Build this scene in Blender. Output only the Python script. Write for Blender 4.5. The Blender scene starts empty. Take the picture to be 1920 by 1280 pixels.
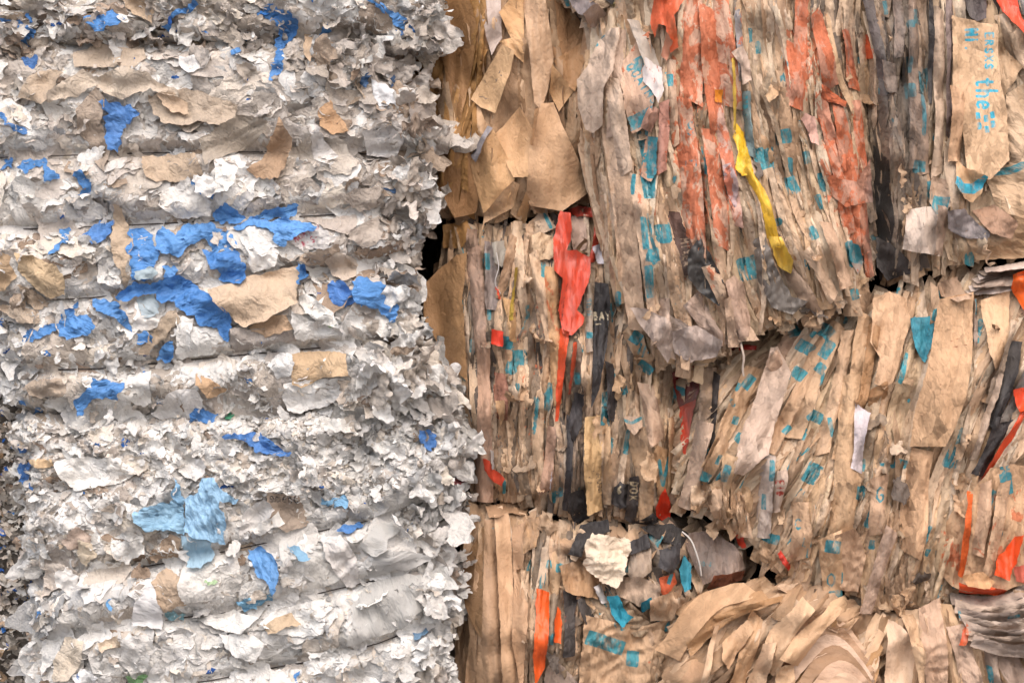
EXPO = 0.88
import bpy, math, random
import numpy as np
from mathutils import Vector
from mathutils.geometry import delaunay_2d_cdt

# ---------------------------------------------------------------- units
# the stacks are laid out in millimetres: x to the right, y down, h towards the viewer
S = 0.001
CX, CY = 960.0, 640.0
CELL = 2.0
rng = np.random.default_rng(11)
scene = bpy.context.scene
COL = scene.collection


def lin(hexs):
    v = [int(hexs[i:i + 2], 16) / 255 for i in (0, 2, 4)]
    return np.array([c / 12.92 if c <= .04045 else ((c + .055) / 1.055) ** 2.4 for c in v])


def R(a, b):
    return float(rng.uniform(a, b))


# smooth random fields (tileable), wavelength in cells
def noise_field(lam, seed, n=1024, power=0.0):
    r = np.random.default_rng(seed)
    w = r.standard_normal((n, n))
    f = np.fft.fftfreq(n)
    k = np.sqrt(f[:, None] ** 2 + f[None, :] ** 2)
    g = np.exp(-(k * lam) ** 2 * 2.0)
    o = np.real(np.fft.ifft2(np.fft.fft2(w) * g))
    return (o / o.std()).astype(np.float32)


NF = {l: noise_field(l, 100 + l) for l in (4, 9, 20, 45)}


def slice_noise(lam, h, w, ox=None, oy=None):
    n = NF[lam]
    ox = int(rng.integers(0, 1024)) if ox is None else ox
    oy = int(rng.integers(0, 1024)) if oy is None else oy
    return n[np.ix_((np.arange(h) + oy) % 1024, (np.arange(w) + ox) % 1024)]


def blur(a, k):
    if k < 1:
        return a
    for ax in (0, 1):
        p = np.pad(a, [(k + 1, k) if i == ax else (0, 0) for i in (0, 1)], mode='edge')
        c = np.cumsum(p, axis=ax, dtype=np.float64)
        n = a.shape[ax]
        hi = np.take(c, np.arange(2 * k + 1, 2 * k + 1 + n), axis=ax)
        lo = np.take(c, np.arange(0, n), axis=ax)
        a = (hi - lo) / (2 * k + 1)
    return a


def inside_and_dist(poly, X, Y, want_dist=True):
    ins = np.zeros(X.shape, bool)
    d2 = np.full(X.shape, 1e12)
    n = len(poly)
    for i in range(n):
        x1, y1 = poly[i]
        x2, y2 = poly[(i + 1) % n]
        c = (y1 > Y) != (y2 > Y)
        if y1 != y2:
            ins ^= c & (X < (x2 - x1) * (Y - y1) / (y2 - y1) + x1)
        if want_dist:
            dx, dy = x2 - x1, y2 - y1
            L = dx * dx + dy * dy + 1e-9
            t = np.clip(((X - x1) * dx + (Y - y1) * dy) / L, 0, 1)
            d2 = np.minimum(d2, (X - x1 - t * dx) ** 2 + (Y - y1 - t * dy) ** 2)
    return ins, np.sqrt(d2)


def refine(poly, sp, torn=0.0, rough=1.0):
    """resample a closed outline to spacing sp and tear its edge"""
    out = []
    n = len(poly)
    for i in range(n):
        a = np.array(poly[i], float)
        b = np.array(poly[(i + 1) % n], float)
        L = np.hypot(*(b - a))
        m = max(1, int(round(L / sp)))
        for k in range(m):
            out.append(a + (b - a) * k / m)
    out = np.array(out)
    if torn > 0 and len(out) > 6:
        m = len(out)
        r = rng.standard_normal(m)
        k = np.abs(np.fft.fftfreq(m)) * m
        big = np.real(np.fft.ifft(np.fft.fft(r) * np.where(k < 2, 0, 1 / np.maximum(k, 1) ** .75)))
        big /= big.std() + 1e-9
        d = (big * 1.05 + rng.standard_normal(m) * .13 * rough) * torn
        t = np.roll(out, -1, 0) - np.roll(out, 1, 0)
        t /= np.hypot(t[:, 0], t[:, 1])[:, None] + 1e-9
        nn = np.stack([t[:, 1], -t[:, 0]], 1)
        out = out + nn * d[:, None]
    return out


def fill_mesh(bound, sp):
    """triangles over an outline with jittered inner points"""
    x0, y0 = bound.min(0)
    x1, y1 = bound.max(0)
    gx = np.arange(x0 + sp * .5, x1, sp)
    gy = np.arange(y0 + sp * .5, y1, sp * .87)
    P = bound
    if len(gx) and len(gy):
        X, Y = np.meshgrid(gx, gy)
        X = X + (np.arange(len(gy)) % 2)[:, None] * sp * .5 + rng.uniform(-.22, .22, X.shape) * sp
        Y = Y + rng.uniform(-.22, .22, X.shape) * sp
        ins, d = inside_and_dist(bound, X, Y)
        k = ins & (d > sp * .45)
        P = np.vstack([bound, np.stack([X[k], Y[k]], 1)])
    n = len(bound)
    vs, es, fs, _, _, _ = delaunay_2d_cdt([Vector(p) for p in P.tolist()], [], [list(range(n))], 1, 1e-5, False)
    v = np.array([(p.x, p.y) for p in vs], float)
    f = np.array([t for t in fs if len(t) == 3], np.int64).reshape(-1, 3)
    # keep only what lies within the torn outline
    c = v[f].mean(1)
    k, _ = inside_and_dist(bound, c[:, 0], c[:, 1], False)
    f = f[k]
    a, b, d = v[f[:, 0]], v[f[:, 1]], v[f[:, 2]]
    cr = (b[:, 0] - a[:, 0]) * (d[:, 1] - a[:, 1]) - (b[:, 1] - a[:, 1]) * (d[:, 0] - a[:, 0])
    f[cr < 0] = f[cr < 0][:, ::-1]
    return v, f


def torn_shape(cx, cy, L, W, ang, sides=None, wob=.34):
    """irregular scrap outline: intersection of half planes, then wobbled"""
    sides = sides or int(rng.integers(4, 8))
    phi = np.sort(rng.uniform(0, 2 * math.pi, sides) * .35 + np.arange(sides) / sides * 2 * math.pi)
    dd = rng.uniform(.62, 1.0, sides)
    th = np.linspace(0, 2 * math.pi, 36, endpoint=False)
    c = np.cos(th[:, None] - phi[None, :])
    r = np.min(np.where(c > .05, dd[None, :] / np.maximum(c, .05), 9), axis=1)
    r = np.minimum(r, 1.35)
    r *= .9 + .3 * rng.random() * np.abs(np.cos(th * 1.5 + R(0, 6)))
    for k in (2, 3, 5):
        r *= 1 + wob / k ** .5 * R(-1, 1) * np.cos(k * th + R(0, 6.28))
    x = r * np.cos(th) * L / 2
    y = r * np.sin(th) * W / 2
    ca, sa = math.cos(ang), math.sin(ang)
    return np.stack([cx + x * ca - y * sa, cy + x * sa + y * ca], 1)


def strip_shape(x0, y0, x1, y1, w0, w1, bend=0.0, belly=0.0, cut=True, n=14):
    """long ribbon between two points; returns outline"""
    dx, dy = x1 - x0, y1 - y0
    L = math.hypot(dx, dy)
    ux, uy = dx / L, dy / L
    nx, ny = -uy, ux
    t = np.linspace(0, 1, n)
    wv = (w0 + (w1 - w0) * t + belly * np.sin(math.pi * t)) / 2
    ph, ph2 = R(0, 6.28), R(0, 6.28)
    off = bend * np.sin(math.pi * t)
    wl = wv * (1 + .14 * np.sin(t * 5 + ph)) + R(-1, 1)
    wr = wv * (1 + .14 * np.sin(t * 6 + ph2)) + R(-1, 1)
    cxs = x0 + ux * L * t + nx * off
    cys = y0 + uy * L * t + ny * off
    s0 = R(-.3, .3) * w0
    s1 = R(-.3, .3) * w1
    sk = np.where(t == 0, s0, np.where(t == 1, s1, 0))
    left = np.stack([cxs + nx * wl + ux * sk, cys + ny * wl + uy * sk], 1)
    right = np.stack([cxs - nx * wr - ux * sk, cys - ny * wr - uy * sk], 1)
    return np.vstack([left, right[::-1]])


def tri(x):
    return np.abs((x % 1.0) * 2 - 1) * 2 - 1


def creases(a, b, mode, lam, h, w):
    """height pattern of creased paper, about -1..1, over local coords a (along), b (across)"""
    wk = 1.0 if mode in ('iso', 'film') else .38
    wx = (slice_noise(20, h, w) * .30 + slice_noise(45, h, w) * .4) * lam * wk
    wy = (slice_noise(20, h, w) * .30 + slice_noise(45, h, w) * .4) * lam * wk
    z = np.zeros((h, w))
    if mode == 'iso':
        dirs = [(R(0, math.pi), lam * R(.7, 1.5), R(.5, 1)) for _ in range(4)]
    elif mode == 'long':
        dirs = [(math.pi / 2 + R(-.10, .10), lam * R(.8, 1.3), 1.0), (math.pi / 2 + R(-.22, .22), lam * R(.4, .7), .55),
                (R(-.6, .6) + math.pi * .25, lam * R(1.5, 2.5), .16)]
    elif mode == 'pleat':
        dirs = [(math.pi / 2 + R(-.07, .07), lam * R(.9, 1.2), 1.0), (math.pi / 2 + R(-.3, .3), lam * R(1.6, 2.2), .55)]
    else:
        dirs = [(math.pi / 2 + R(-.5, .5), lam * R(.5, 1.2), .7) for _ in range(3)] + [(R(0, math.pi), lam * R(.8, 1.5), .4)]
    tot = 0
    for th, l, am in dirs:
        p = ((a + wx) * math.cos(th) + (b + wy) * math.sin(th)) / l + R(0, 1)
        env = np.clip(.55 + .55 * slice_noise(20, h, w), 0, 1.3) if wk == 1.0 else np.clip(.8 + .3 * slice_noise(45, h, w), .2, 1.3)
        z += tri(p) * am * env * (l / lam)
        tot += am
    z = z / tot
    # a few hard folds right across the sheet
    for _ in range(int(rng.integers(1, 4))):
        th = R(0, math.pi)
        p = a * math.cos(th) + b * math.sin(th)
        lo, hi = float(p.min()), float(p.max())
        d = R(lo * .7 + hi * .3, lo * .3 + hi * .7)
        k = np.abs(p - d) / lam
        z = z + (k - k.mean()) * R(-.45, .45) * (.35 if wk == 1.0 else .5) * min(1.0, 4 * lam / (hi - lo))
    return z * {'iso': 2.3, 'long': 1.6, 'pleat': 1.25}.get(mode, 2.1)


class Bale:
    def __init__(s, name, poly, h0, Rx=70, Rz=170, relief=14, bulge=10, lobes=None, wires=(), core='8a7a6a', margin=60, top=None, lean=None):
        s.name, s.poly, s.h0 = name, np.array(poly, float), h0
        lo = np.floor((s.poly.min(0) - margin) / CELL) * CELL
        hi = s.poly.max(0) + margin
        s.X0, s.Y0 = lo
        s.nx = int((hi[0] - lo[0]) / CELL) + 1
        s.ny = int((hi[1] - lo[1]) / CELL) + 1
        s.gx = s.X0 + np.arange(s.nx) * CELL
        s.gy = s.Y0 + np.arange(s.ny) * CELL
        X, Y = np.meshgrid(s.gx, s.gy)
        ins, d = inside_and_dist(s.poly, X, Y)
        sd = np.where(ins, d, -d)
        e = np.clip(1 - sd / Rx, 0, 1)
        H = h0 - Rz * (1 - np.sqrt(np.maximum(0, 1 - e * e)))
        H = np.where(sd < 0, h0 - Rz + sd * 4, H)
        H += bulge * np.clip(sd / 150, 0, 1)
        if lean:
            H -= lean[1] * np.clip(lean[0] - X, 0, 200)
        H += relief * (.8 * slice_noise(45, s.ny, s.nx) + .5 * slice_noise(20, s.ny, s.nx)) * np.clip((sd + 10) / 30, 0, 1)
        s.sd = sd
        s.wires = [np.array(w, float) for w in wires]
        s.wd = np.full(X.shape, 1e6)
        for w in s.wires:
            for i in range(len(w) - 1):
                x1, y1 = w[i]
                x2, y2 = w[i + 1]
                dx, dy = x2 - x1, y2 - y1
                t = np.clip(((X - x1) * dx + (Y - y1) * dy) / (dx * dx + dy * dy), 0, 1)
                s.wd = np.minimum(s.wd, np.hypot(X - x1 - t * dx, Y - y1 - t * dy))
        s.base = blur(H, 12)
        s.wl = s.base - 6
        H = H - 13 * np.exp(-(s.wd / 17) ** 2)
        s.H = H.copy()
        s.H00 = H.copy()
        s.ID = np.zeros(H.shape, np.int32)
        s.pieces = []
        s.free = []
        s.core = core
        s.paint, s.grime, s.cords = [], [], []

    def sample(s, A, x, y):
        fx = np.clip((x - s.X0) / CELL, 0, s.nx - 1.001)
        fy = np.clip((y - s.Y0) / CELL, 0, s.ny - 1.001)
        i, j = fx.astype(int), fy.astype(int)
        u, v = fx - i, fy - j
        return (A[j, i] * (1 - u) * (1 - v) + A[j, i + 1] * u * (1 - v) + A[j + 1, i] * (1 - u) * v + A[j + 1, i + 1] * u * v)

    def field_attr(s, blobs, x, y):
        o = np.zeros(x.shape)
        for (bx, by, rx, ry, ang, st) in blobs:
            ca, sa = math.cos(ang), math.sin(ang)
            u = ((x - bx) * ca + (y - by) * sa) / rx
            v = (-(x - bx) * sa + (y - by) * ca) / ry
            o = np.maximum(o, st * np.clip(1.35 - np.sqrt(u * u + v * v), 0, 1))
        return o

    def put(s, outline, ang=0.0, sp=6.0, torn=1.5, tilt=0.0, tdir=None, curl=0.0, mode='iso', lam=26, amp=3.0, off=1.0,
            conform=.5, kblur=.16, stiff=30, pinch=True, col=(.5, .5, .5), mat='paper', kind='paper_scrap', inks=(), inkcol=(.02, .25, .3),
            paint=0.0, grime=0.0, use_fields=True, arch=0.0, label=None, hero=False, fray=1.0, bendk=0.0, floor=None, tuck=0.0):
        b = refine(outline, sp, torn, fray)
        x0, y0 = b.min(0) - 6
        x1, y1 = b.max(0) + 6
        i0 = max(0, int((x0 - s.X0) / CELL))
        i1 = min(s.nx, int((x1 - s.X0) / CELL) + 2)
        j0 = max(0, int((y0 - s.Y0) / CELL))
        j1 = min(s.ny, int((y1 - s.Y0) / CELL) + 2)
        if i1 - i0 < 4 or j1 - j0 < 4:
            return None
        X, Y = np.meshgrid(s.gx[i0:i1], s.gy[j0:j1])
        M, D = inside_and_dist(b, X, Y)
        if M.sum() < 6:
            return None
        hh, ww = X.shape
        Hw = s.H[j0:j1, i0:i1]
        cx, cy = b.mean(0)
        ca, sa = math.cos(ang), math.sin(ang)
        A = (X - cx) * ca + (Y - cy) * sa
        B = -(X - cx) * sa + (Y - cy) * ca
        B = B - bendk * A * A
        size = math.sqrt(M.sum()) * CELL
        med = np.median(Hw[M])
        src = np.maximum(Hw, med - stiff)
        rest = blur(src, max(1, int(size * kblur / CELL)))
        F = rest + off
        bm = b - (cx, cy)
        tdir = R(0, 2 * math.pi) if tdir is None else tdir
        td = (X - cx) * math.cos(tdir) + (Y - cy) * math.sin(tdir)
        ext = max(np.abs(bm @ np.array([math.cos(tdir), math.sin(tdir)])).max(), 1)
        F = F + tilt * td / ext
        if arch:
            bb = np.abs(-(bm[:, 0]) * sa + bm[:, 1] * ca).max()
            F = F + arch * (1 - np.clip(np.abs(B) / max(bb, 1), 0, 1) ** 2 * 2)
        F = F + amp * creases(A, B, mode, lam, hh, ww)
        F = F + amp * (.4 if mode in ('iso', 'film') else .15) * slice_noise(20, hh, ww)
        if tuck:
            aext = max(np.abs(bm[:, 0] * ca + bm[:, 1] * sa).max(), 1)
            F = F - tuck * np.clip(np.abs(A) / aext, 0, 1) ** 3
        if curl:
            rel = np.clip(1 - D / (size * .28), 0, 1)
            side = np.clip(.2 + .8 * slice_noise(20, hh, ww) + .6 * td / ext, 0, 1.4)
            F = F + curl * rel ** 2 * side
        if conform > 0:
            F = np.where(F < Hw, F + (Hw + .7 - F) * conform, F)
        if floor is not None:
            F = np.maximum(F, floor)
        if pinch and s.wires:
            w = np.exp(-(s.wd[j0:j1, i0:i1] / 9) ** 2)
            F = F * (1 - w) + (s.wl[j0:j1, i0:i1] - 6) * w
        sub = s.H[j0:j1, i0:i1]
        up = M & (F > sub)
        sub[up] = F[up]
        idn = len(s.pieces) + 1
        s.ID[j0:j1, i0:i1][up] = idn
        v, f = fill_mesh(b, sp)
        # sample the raster field
        fx = np.clip((v[:, 0] - s.gx[i0]) / CELL, 0, ww - 1.001)
        fy = np.clip((v[:, 1] - s.gy[j0]) / CELL, 0, hh - 1.001)
        i, j = fx.astype(int), fy.astype(int)
        u, w_ = fx - i, fy - j
        z = F[j, i] * (1 - u) * (1 - w_) + F[j, i + 1] * u * (1 - w_) + F[j + 1, i] * (1 - u) * w_ + F[j + 1, i + 1] * u * w_
        a = (v[:, 0] - cx) * ca + (v[:, 1] - cy) * sa
        bb = -(v[:, 0] - cx) * sa + (v[:, 1] - cy) * ca
        q = np.stack([a * S, bb * S, np.full(len(v), R(0, 60))], 1)
        pf = np.full(len(v), paint)
        gf = np.full(len(v), grime)
        if use_fields and s.paint:
            pf = np.maximum(pf, s.field_attr(s.paint, v[:, 0], v[:, 1]))
        if use_fields and s.grime:
            gf = np.maximum(gf, s.field_attr(s.grime, v[:, 0], v[:, 1]))
        ink = ink_sdf(inks, v[:, 0], v[:, 1], a, bb)
        s.pieces.append(dict(v=np.stack([v[:, 0], v[:, 1], z], 1), f=f, q=q, fx=np.stack([pf, gf, ink], 1), col=np.array(col), mat=mat,
                             kind=kind, inkcol=np.array(inkcol), hero=hero, label=label, size=size))
        return idn

    def loose(s, x, y, L, W, yaw=None, pitch=None, roll=None, curlR=None, lift=4, sp=5, torn=1.5, amp=2.5, lam=18, col=(.5, .5, .5), mat='paper',
              kind='paper_scrap', outline=None, z=None, hero=False, label=None, grime=0.0, mode='iso'):
        """a scrap that sticks out of the face, rolled round a cylinder; yaw = direction it points to in the face plane, pitch = lift towards the viewer"""
        o = torn_shape(0, 0, L, W, 0) if outline is None else np.array(outline, float)
        b = refine(o, sp, torn)
        v, f = fill_mesh(b, sp)
        lo, hi = v.min(0) - 4, v.max(0) + 4
        ww, hh = int((hi[0] - lo[0]) / CELL) + 3, int((hi[1] - lo[1]) / CELL) + 3
        X, Y = np.meshgrid(lo[0] + np.arange(ww) * CELL, lo[1] + np.arange(hh) * CELL)
        C = amp * creases(X, Y, mode, lam, hh, ww) + amp * .8 * slice_noise(9, hh, ww)
        fx = (v[:, 0] - lo[0]) / CELL
        fy = (v[:, 1] - lo[1]) / CELL
        i, j = fx.astype(int), fy.astype(int)
        z0 = C[j, i] * (1 - fx + i) + C[j, i + 1] * (fx - i)
        # roll around an axis in the sheet
        curlR = R(.5, 1.6) * L if curlR is None else curlR
        th = R(-.6, .6)
        c, s_ = math.cos(th), math.sin(th)
        p = (v[:, 0] + L / 2) * c + v[:, 1] * s_
        t = -(v[:, 0] + L / 2) * s_ + v[:, 1] * c
        an = p / curlR
        px = (curlR - z0) * np.sin(an)
        pz = curlR - (curlR - z0) * np.cos(an)
        lx = px * c - t * s_
        ly = px * s_ + t * c
        P = np.stack([lx, ly, pz], 1)
        yaw = R(0, 6.28) if yaw is None else yaw
        pitch = R(.15, .9) if pitch is None else pitch
        roll = R(-.7, .7) if roll is None else roll
        if rng.random() < .5:
            P[:, 2] *= -1
        cr, sr = math.cos(roll), math.sin(roll)
        P = P @ np.array([[1, 0, 0], [0, cr, sr], [0, -sr, cr]])
        cp, sp_ = math.cos(pitch), math.sin(pitch)
        P = P @ np.array([[cp, 0, sp_], [0, 1, 0], [-sp_, 0, cp]])
        cy_, sy = math.cos(yaw), math.sin(yaw)
        P = P @ np.array([[cy_, sy, 0], [-sy, cy_, 0], [0, 0, 1]])
        if z is None:
            z = float(s.sample(s.H, np.array([x]), np.array([y]))[0]) - lift
        P += (x, y, z)
        q = np.stack([v[:, 0] * S, v[:, 1] * S, np.full(len(v), R(0, 60))], 1)
        n = len(v)
        s.free.append(dict(v=P, f=f, q=q, fx=np.stack([np.zeros(n), np.full(n, grime), np.full(n, -50.)], 1), col=np.array(col), mat=mat, kind=kind,
                           inkcol=np.array((.02, .25, .3)), hero=hero, label=label, size=math.sqrt(L * W) * .8))


# ---------------------------------------------------------------- printed marks
GL = {  # strokes in a unit box, y up
    't': [[(.35, 1), (.35, .15), (.5, 0), (.75, .05)], [(.05, .7), (.7, .7)]],
    'h': [[(.1, 1.3), (.1, 0)], [(.1, .5), (.3, .72), (.6, .7), (.75, .5), (.75, 0)]],
    'e': [[(.1, .38), (.85, .38), (.75, .65), (.48, .75), (.2, .62), (.08, .35), (.2, .08), (.5, 0), (.8, .1)]],
    'N': [[(.1, 0), (.1, 1), (.85, 0), (.85, 1)]], '.': [[(.2, .0), (.26, .05)]], 'M': [[(.05, 0), (.1, 1), (.5, .35), (.9, 1), (.95, 0)]],
    '1': [[(.25, .8), (.5, 1), (.5, 0)]], '0': [[(.5, 1), (.15, .8), (.1, .3), (.45, 0), (.8, .2), (.85, .75), (.5, 1)]],
    'B': [[(.15, 0), (.15, 1), (.6, .95), (.7, .75), (.55, .52), (.15, .5)], [(.55, .52), (.82, .3), (.65, .03), (.15, 0)]],
    'A': [[(.05, 0), (.5, 1), (.95, 0)], [(.22, .38), (.78, .38)]], 'Y': [[(.05, 1), (.5, .5), (.95, 1)], [(.5, .5), (.5, 0)]],
    'G': [[(.85, .82), (.5, 1), (.15, .75), (.15, .25), (.5, 0), (.85, .2), (.85, .48), (.55, .48)]],
    'E': [[(.85, 1), (.15, 1), (.15, 0), (.85, 0)], [(.15, .5), (.7, .5)]], 'R': [[(.15, 0), (.15, 1), (.7, .92), (.75, .65), (.15, .5)], [(.45, .5), (.85, 0)]],
    'S': [[(.8, .85), (.5, 1), (.2, .8), (.3, .55), (.75, .42), (.8, .15), (.5, 0), (.15, .15)]], 'Q': [[(.5, 1), (.12, .75), (.12, .25), (.5, 0), (.85, .25), (.85, .75), (.5, 1)], [(.6, .25), (.9, -.05)]],
    'U': [[(.15, 1), (.15, .25), (.5, 0), (.85, .25), (.85, 1)]], 'I': [[(.5, 0), (.5, 1)]], 'X': [[(.1, 0), (.9, 1)], [(.1, 1), (.9, 0)]],
    '8': [[(.5, .52), (.2, .75), (.5, 1), (.8, .75), (.5, .52), (.12, .25), (.5, 0), (.88, .25), (.5, .52)]],
    '6': [[(.75, 1), (.3, .7), (.15, .3), (.5, 0), (.85, .3), (.5, .55), (.2, .35)]],
    'O': [[(.5, 1), (.12, .75), (.12, .25), (.5, 0), (.88, .25), (.88, .75), (.5, 1)]], 'C': [[(.85, .8), (.5, 1), (.15, .75), (.15, .25), (.5, 0), (.85, .2)]],
    'L': [[(.2, 1), (.2, 0), (.8, 0)]], '-': [[(.2, .5), (.8, .5)]], '5': [[(.8, 1), (.25, 1), (.2, .58), (.6, .6), (.82, .3), (.55, 0), (.15, .1)]],
    'r': [[(.2, .7), (.2, 0)], [(.2, .45), (.45, .7), (.75, .66)]], 'm': [[(.05, .7), (.05, 0)], [(.05, .5), (.3, .7), (.48, .5), (.48, 0)], [(.48, .5), (.75, .7), (.92, .5), (.92, 0)]],
    'n': [[(.15, .7), (.15, 0)], [(.15, .45), (.45, .72), (.75, .5), (.75, 0)]], 'T': [[(.05, 1), (.95, 1)], [(.5, 1), (.5, 0)]], 'K': [[(.15, 0), (.15, 1)], [(.8, 1), (.15, .45), (.85, 0)]],
    'D': [[(.15, 0), (.15, 1), (.6, .9), (.85, .5), (.6, .1), (.15, 0)]], 'i': [[(.3, .7), (.3, 0)], [(.3, .95), (.3, 1.0)]],
}


def seg_dist(x, y, x1, y1, x2, y2):
    dx, dy = x2 - x1, y2 - y1
    t = np.clip(((x - x1) * dx + (y - y1) * dy) / (dx * dx + dy * dy + 1e-9), 0, 1)
    return np.hypot(x - x1 - t * dx, y - y1 - t * dy)


def ink_sdf(inks, x, y, a, b):
    """signed distance in mm, positive inside the ink; marks: ('rect',x,y,w,h,ang) ('text',x,y,height,ang,string,stroke) ('loc',a,b,w,h)"""
    o = np.full(x.shape, -50.0)
    for m in inks:
        if m[0] in ('rect', 'loc'):
            if m[0] == 'rect':
                _, cx, cy, w, h, ang = m
                u = (x - cx) * math.cos(ang) + (y - cy) * math.sin(ang)
                v = -(x - cx) * math.sin(ang) + (y - cy) * math.cos(ang)
            else:
                _, ca, cb, w, h = m
                u, v = a - ca, b - cb
            o = np.maximum(o, np.minimum(w / 2 - np.abs(u), h / 2 - np.abs(v)))
        elif m[0] == 'line':
            _, pts, wd = m
            for (x1, y1), (x2, y2) in zip(pts[:-1], pts[1:]):
                o = np.maximum(o, wd / 2 - seg_dist(x, y, x1, y1, x2, y2))
        else:
            _, cx, cy, hgt, ang, st, wd = m[:7]
            xs = m[7] if len(m) > 7 else .8
            u = ((x - cx) * math.cos(ang) + (y - cy) * math.sin(ang)) / hgt
            v = -(-(x - cx) * math.sin(ang) + (y - cy) * math.cos(ang)) / hgt
            for k, ch in enumerate(st):
                for path in GL.get(ch, []):
                    for (x1, y1), (x2, y2) in zip(path[:-1], path[1:]):
                        o = np.maximum(o, (wd / 2 - seg_dist(u, v, (k * .95 + x1 * .75) * xs, y1, (k * .95 + x2 * .75) * xs, y2)) * hgt)
    return o
# ---------------------------------------------------------------- materials
def N(nt, t, **kw):
    n = nt.nodes.new(t)
    for k, v in kw.items():
        setattr(n, k, v)
    return n


def math_node(nt, op, a, b=None, clamp=False):
    n = N(nt, 'ShaderNodeMath', operation=op, use_clamp=clamp)
    for i, v in enumerate((a, b)):
        if v is None:
            continue
        if hasattr(v, 'links'):
            nt.links.new(v, n.inputs[i])
        else:
            n.inputs[i].default_value = v
    return n.outputs[0]


def mix_col(nt, fac, a, b, blend='MIX'):
    n = N(nt, 'ShaderNodeMix', data_type='RGBA', blend_type=blend)
    for sock, v in ((n.inputs['Factor'], fac), (n.inputs[6], a), (n.inputs[7], b)):
        if hasattr(v, 'links'):
            nt.links.new(v, sock)
        else:
            sock.default_value = v if not isinstance(v, tuple) or len(v) == 4 else (*v, 1)
    return n.outputs[2]


def map_range(nt, v, a, b, c=0.0, d=1.0):
    n = N(nt, 'ShaderNodeMapRange')
    nt.links.new(v, n.inputs[0])
    for i, k in enumerate((a, b, c, d)):
        n.inputs[1 + i].default_value = k
    return n.outputs[0]


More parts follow.
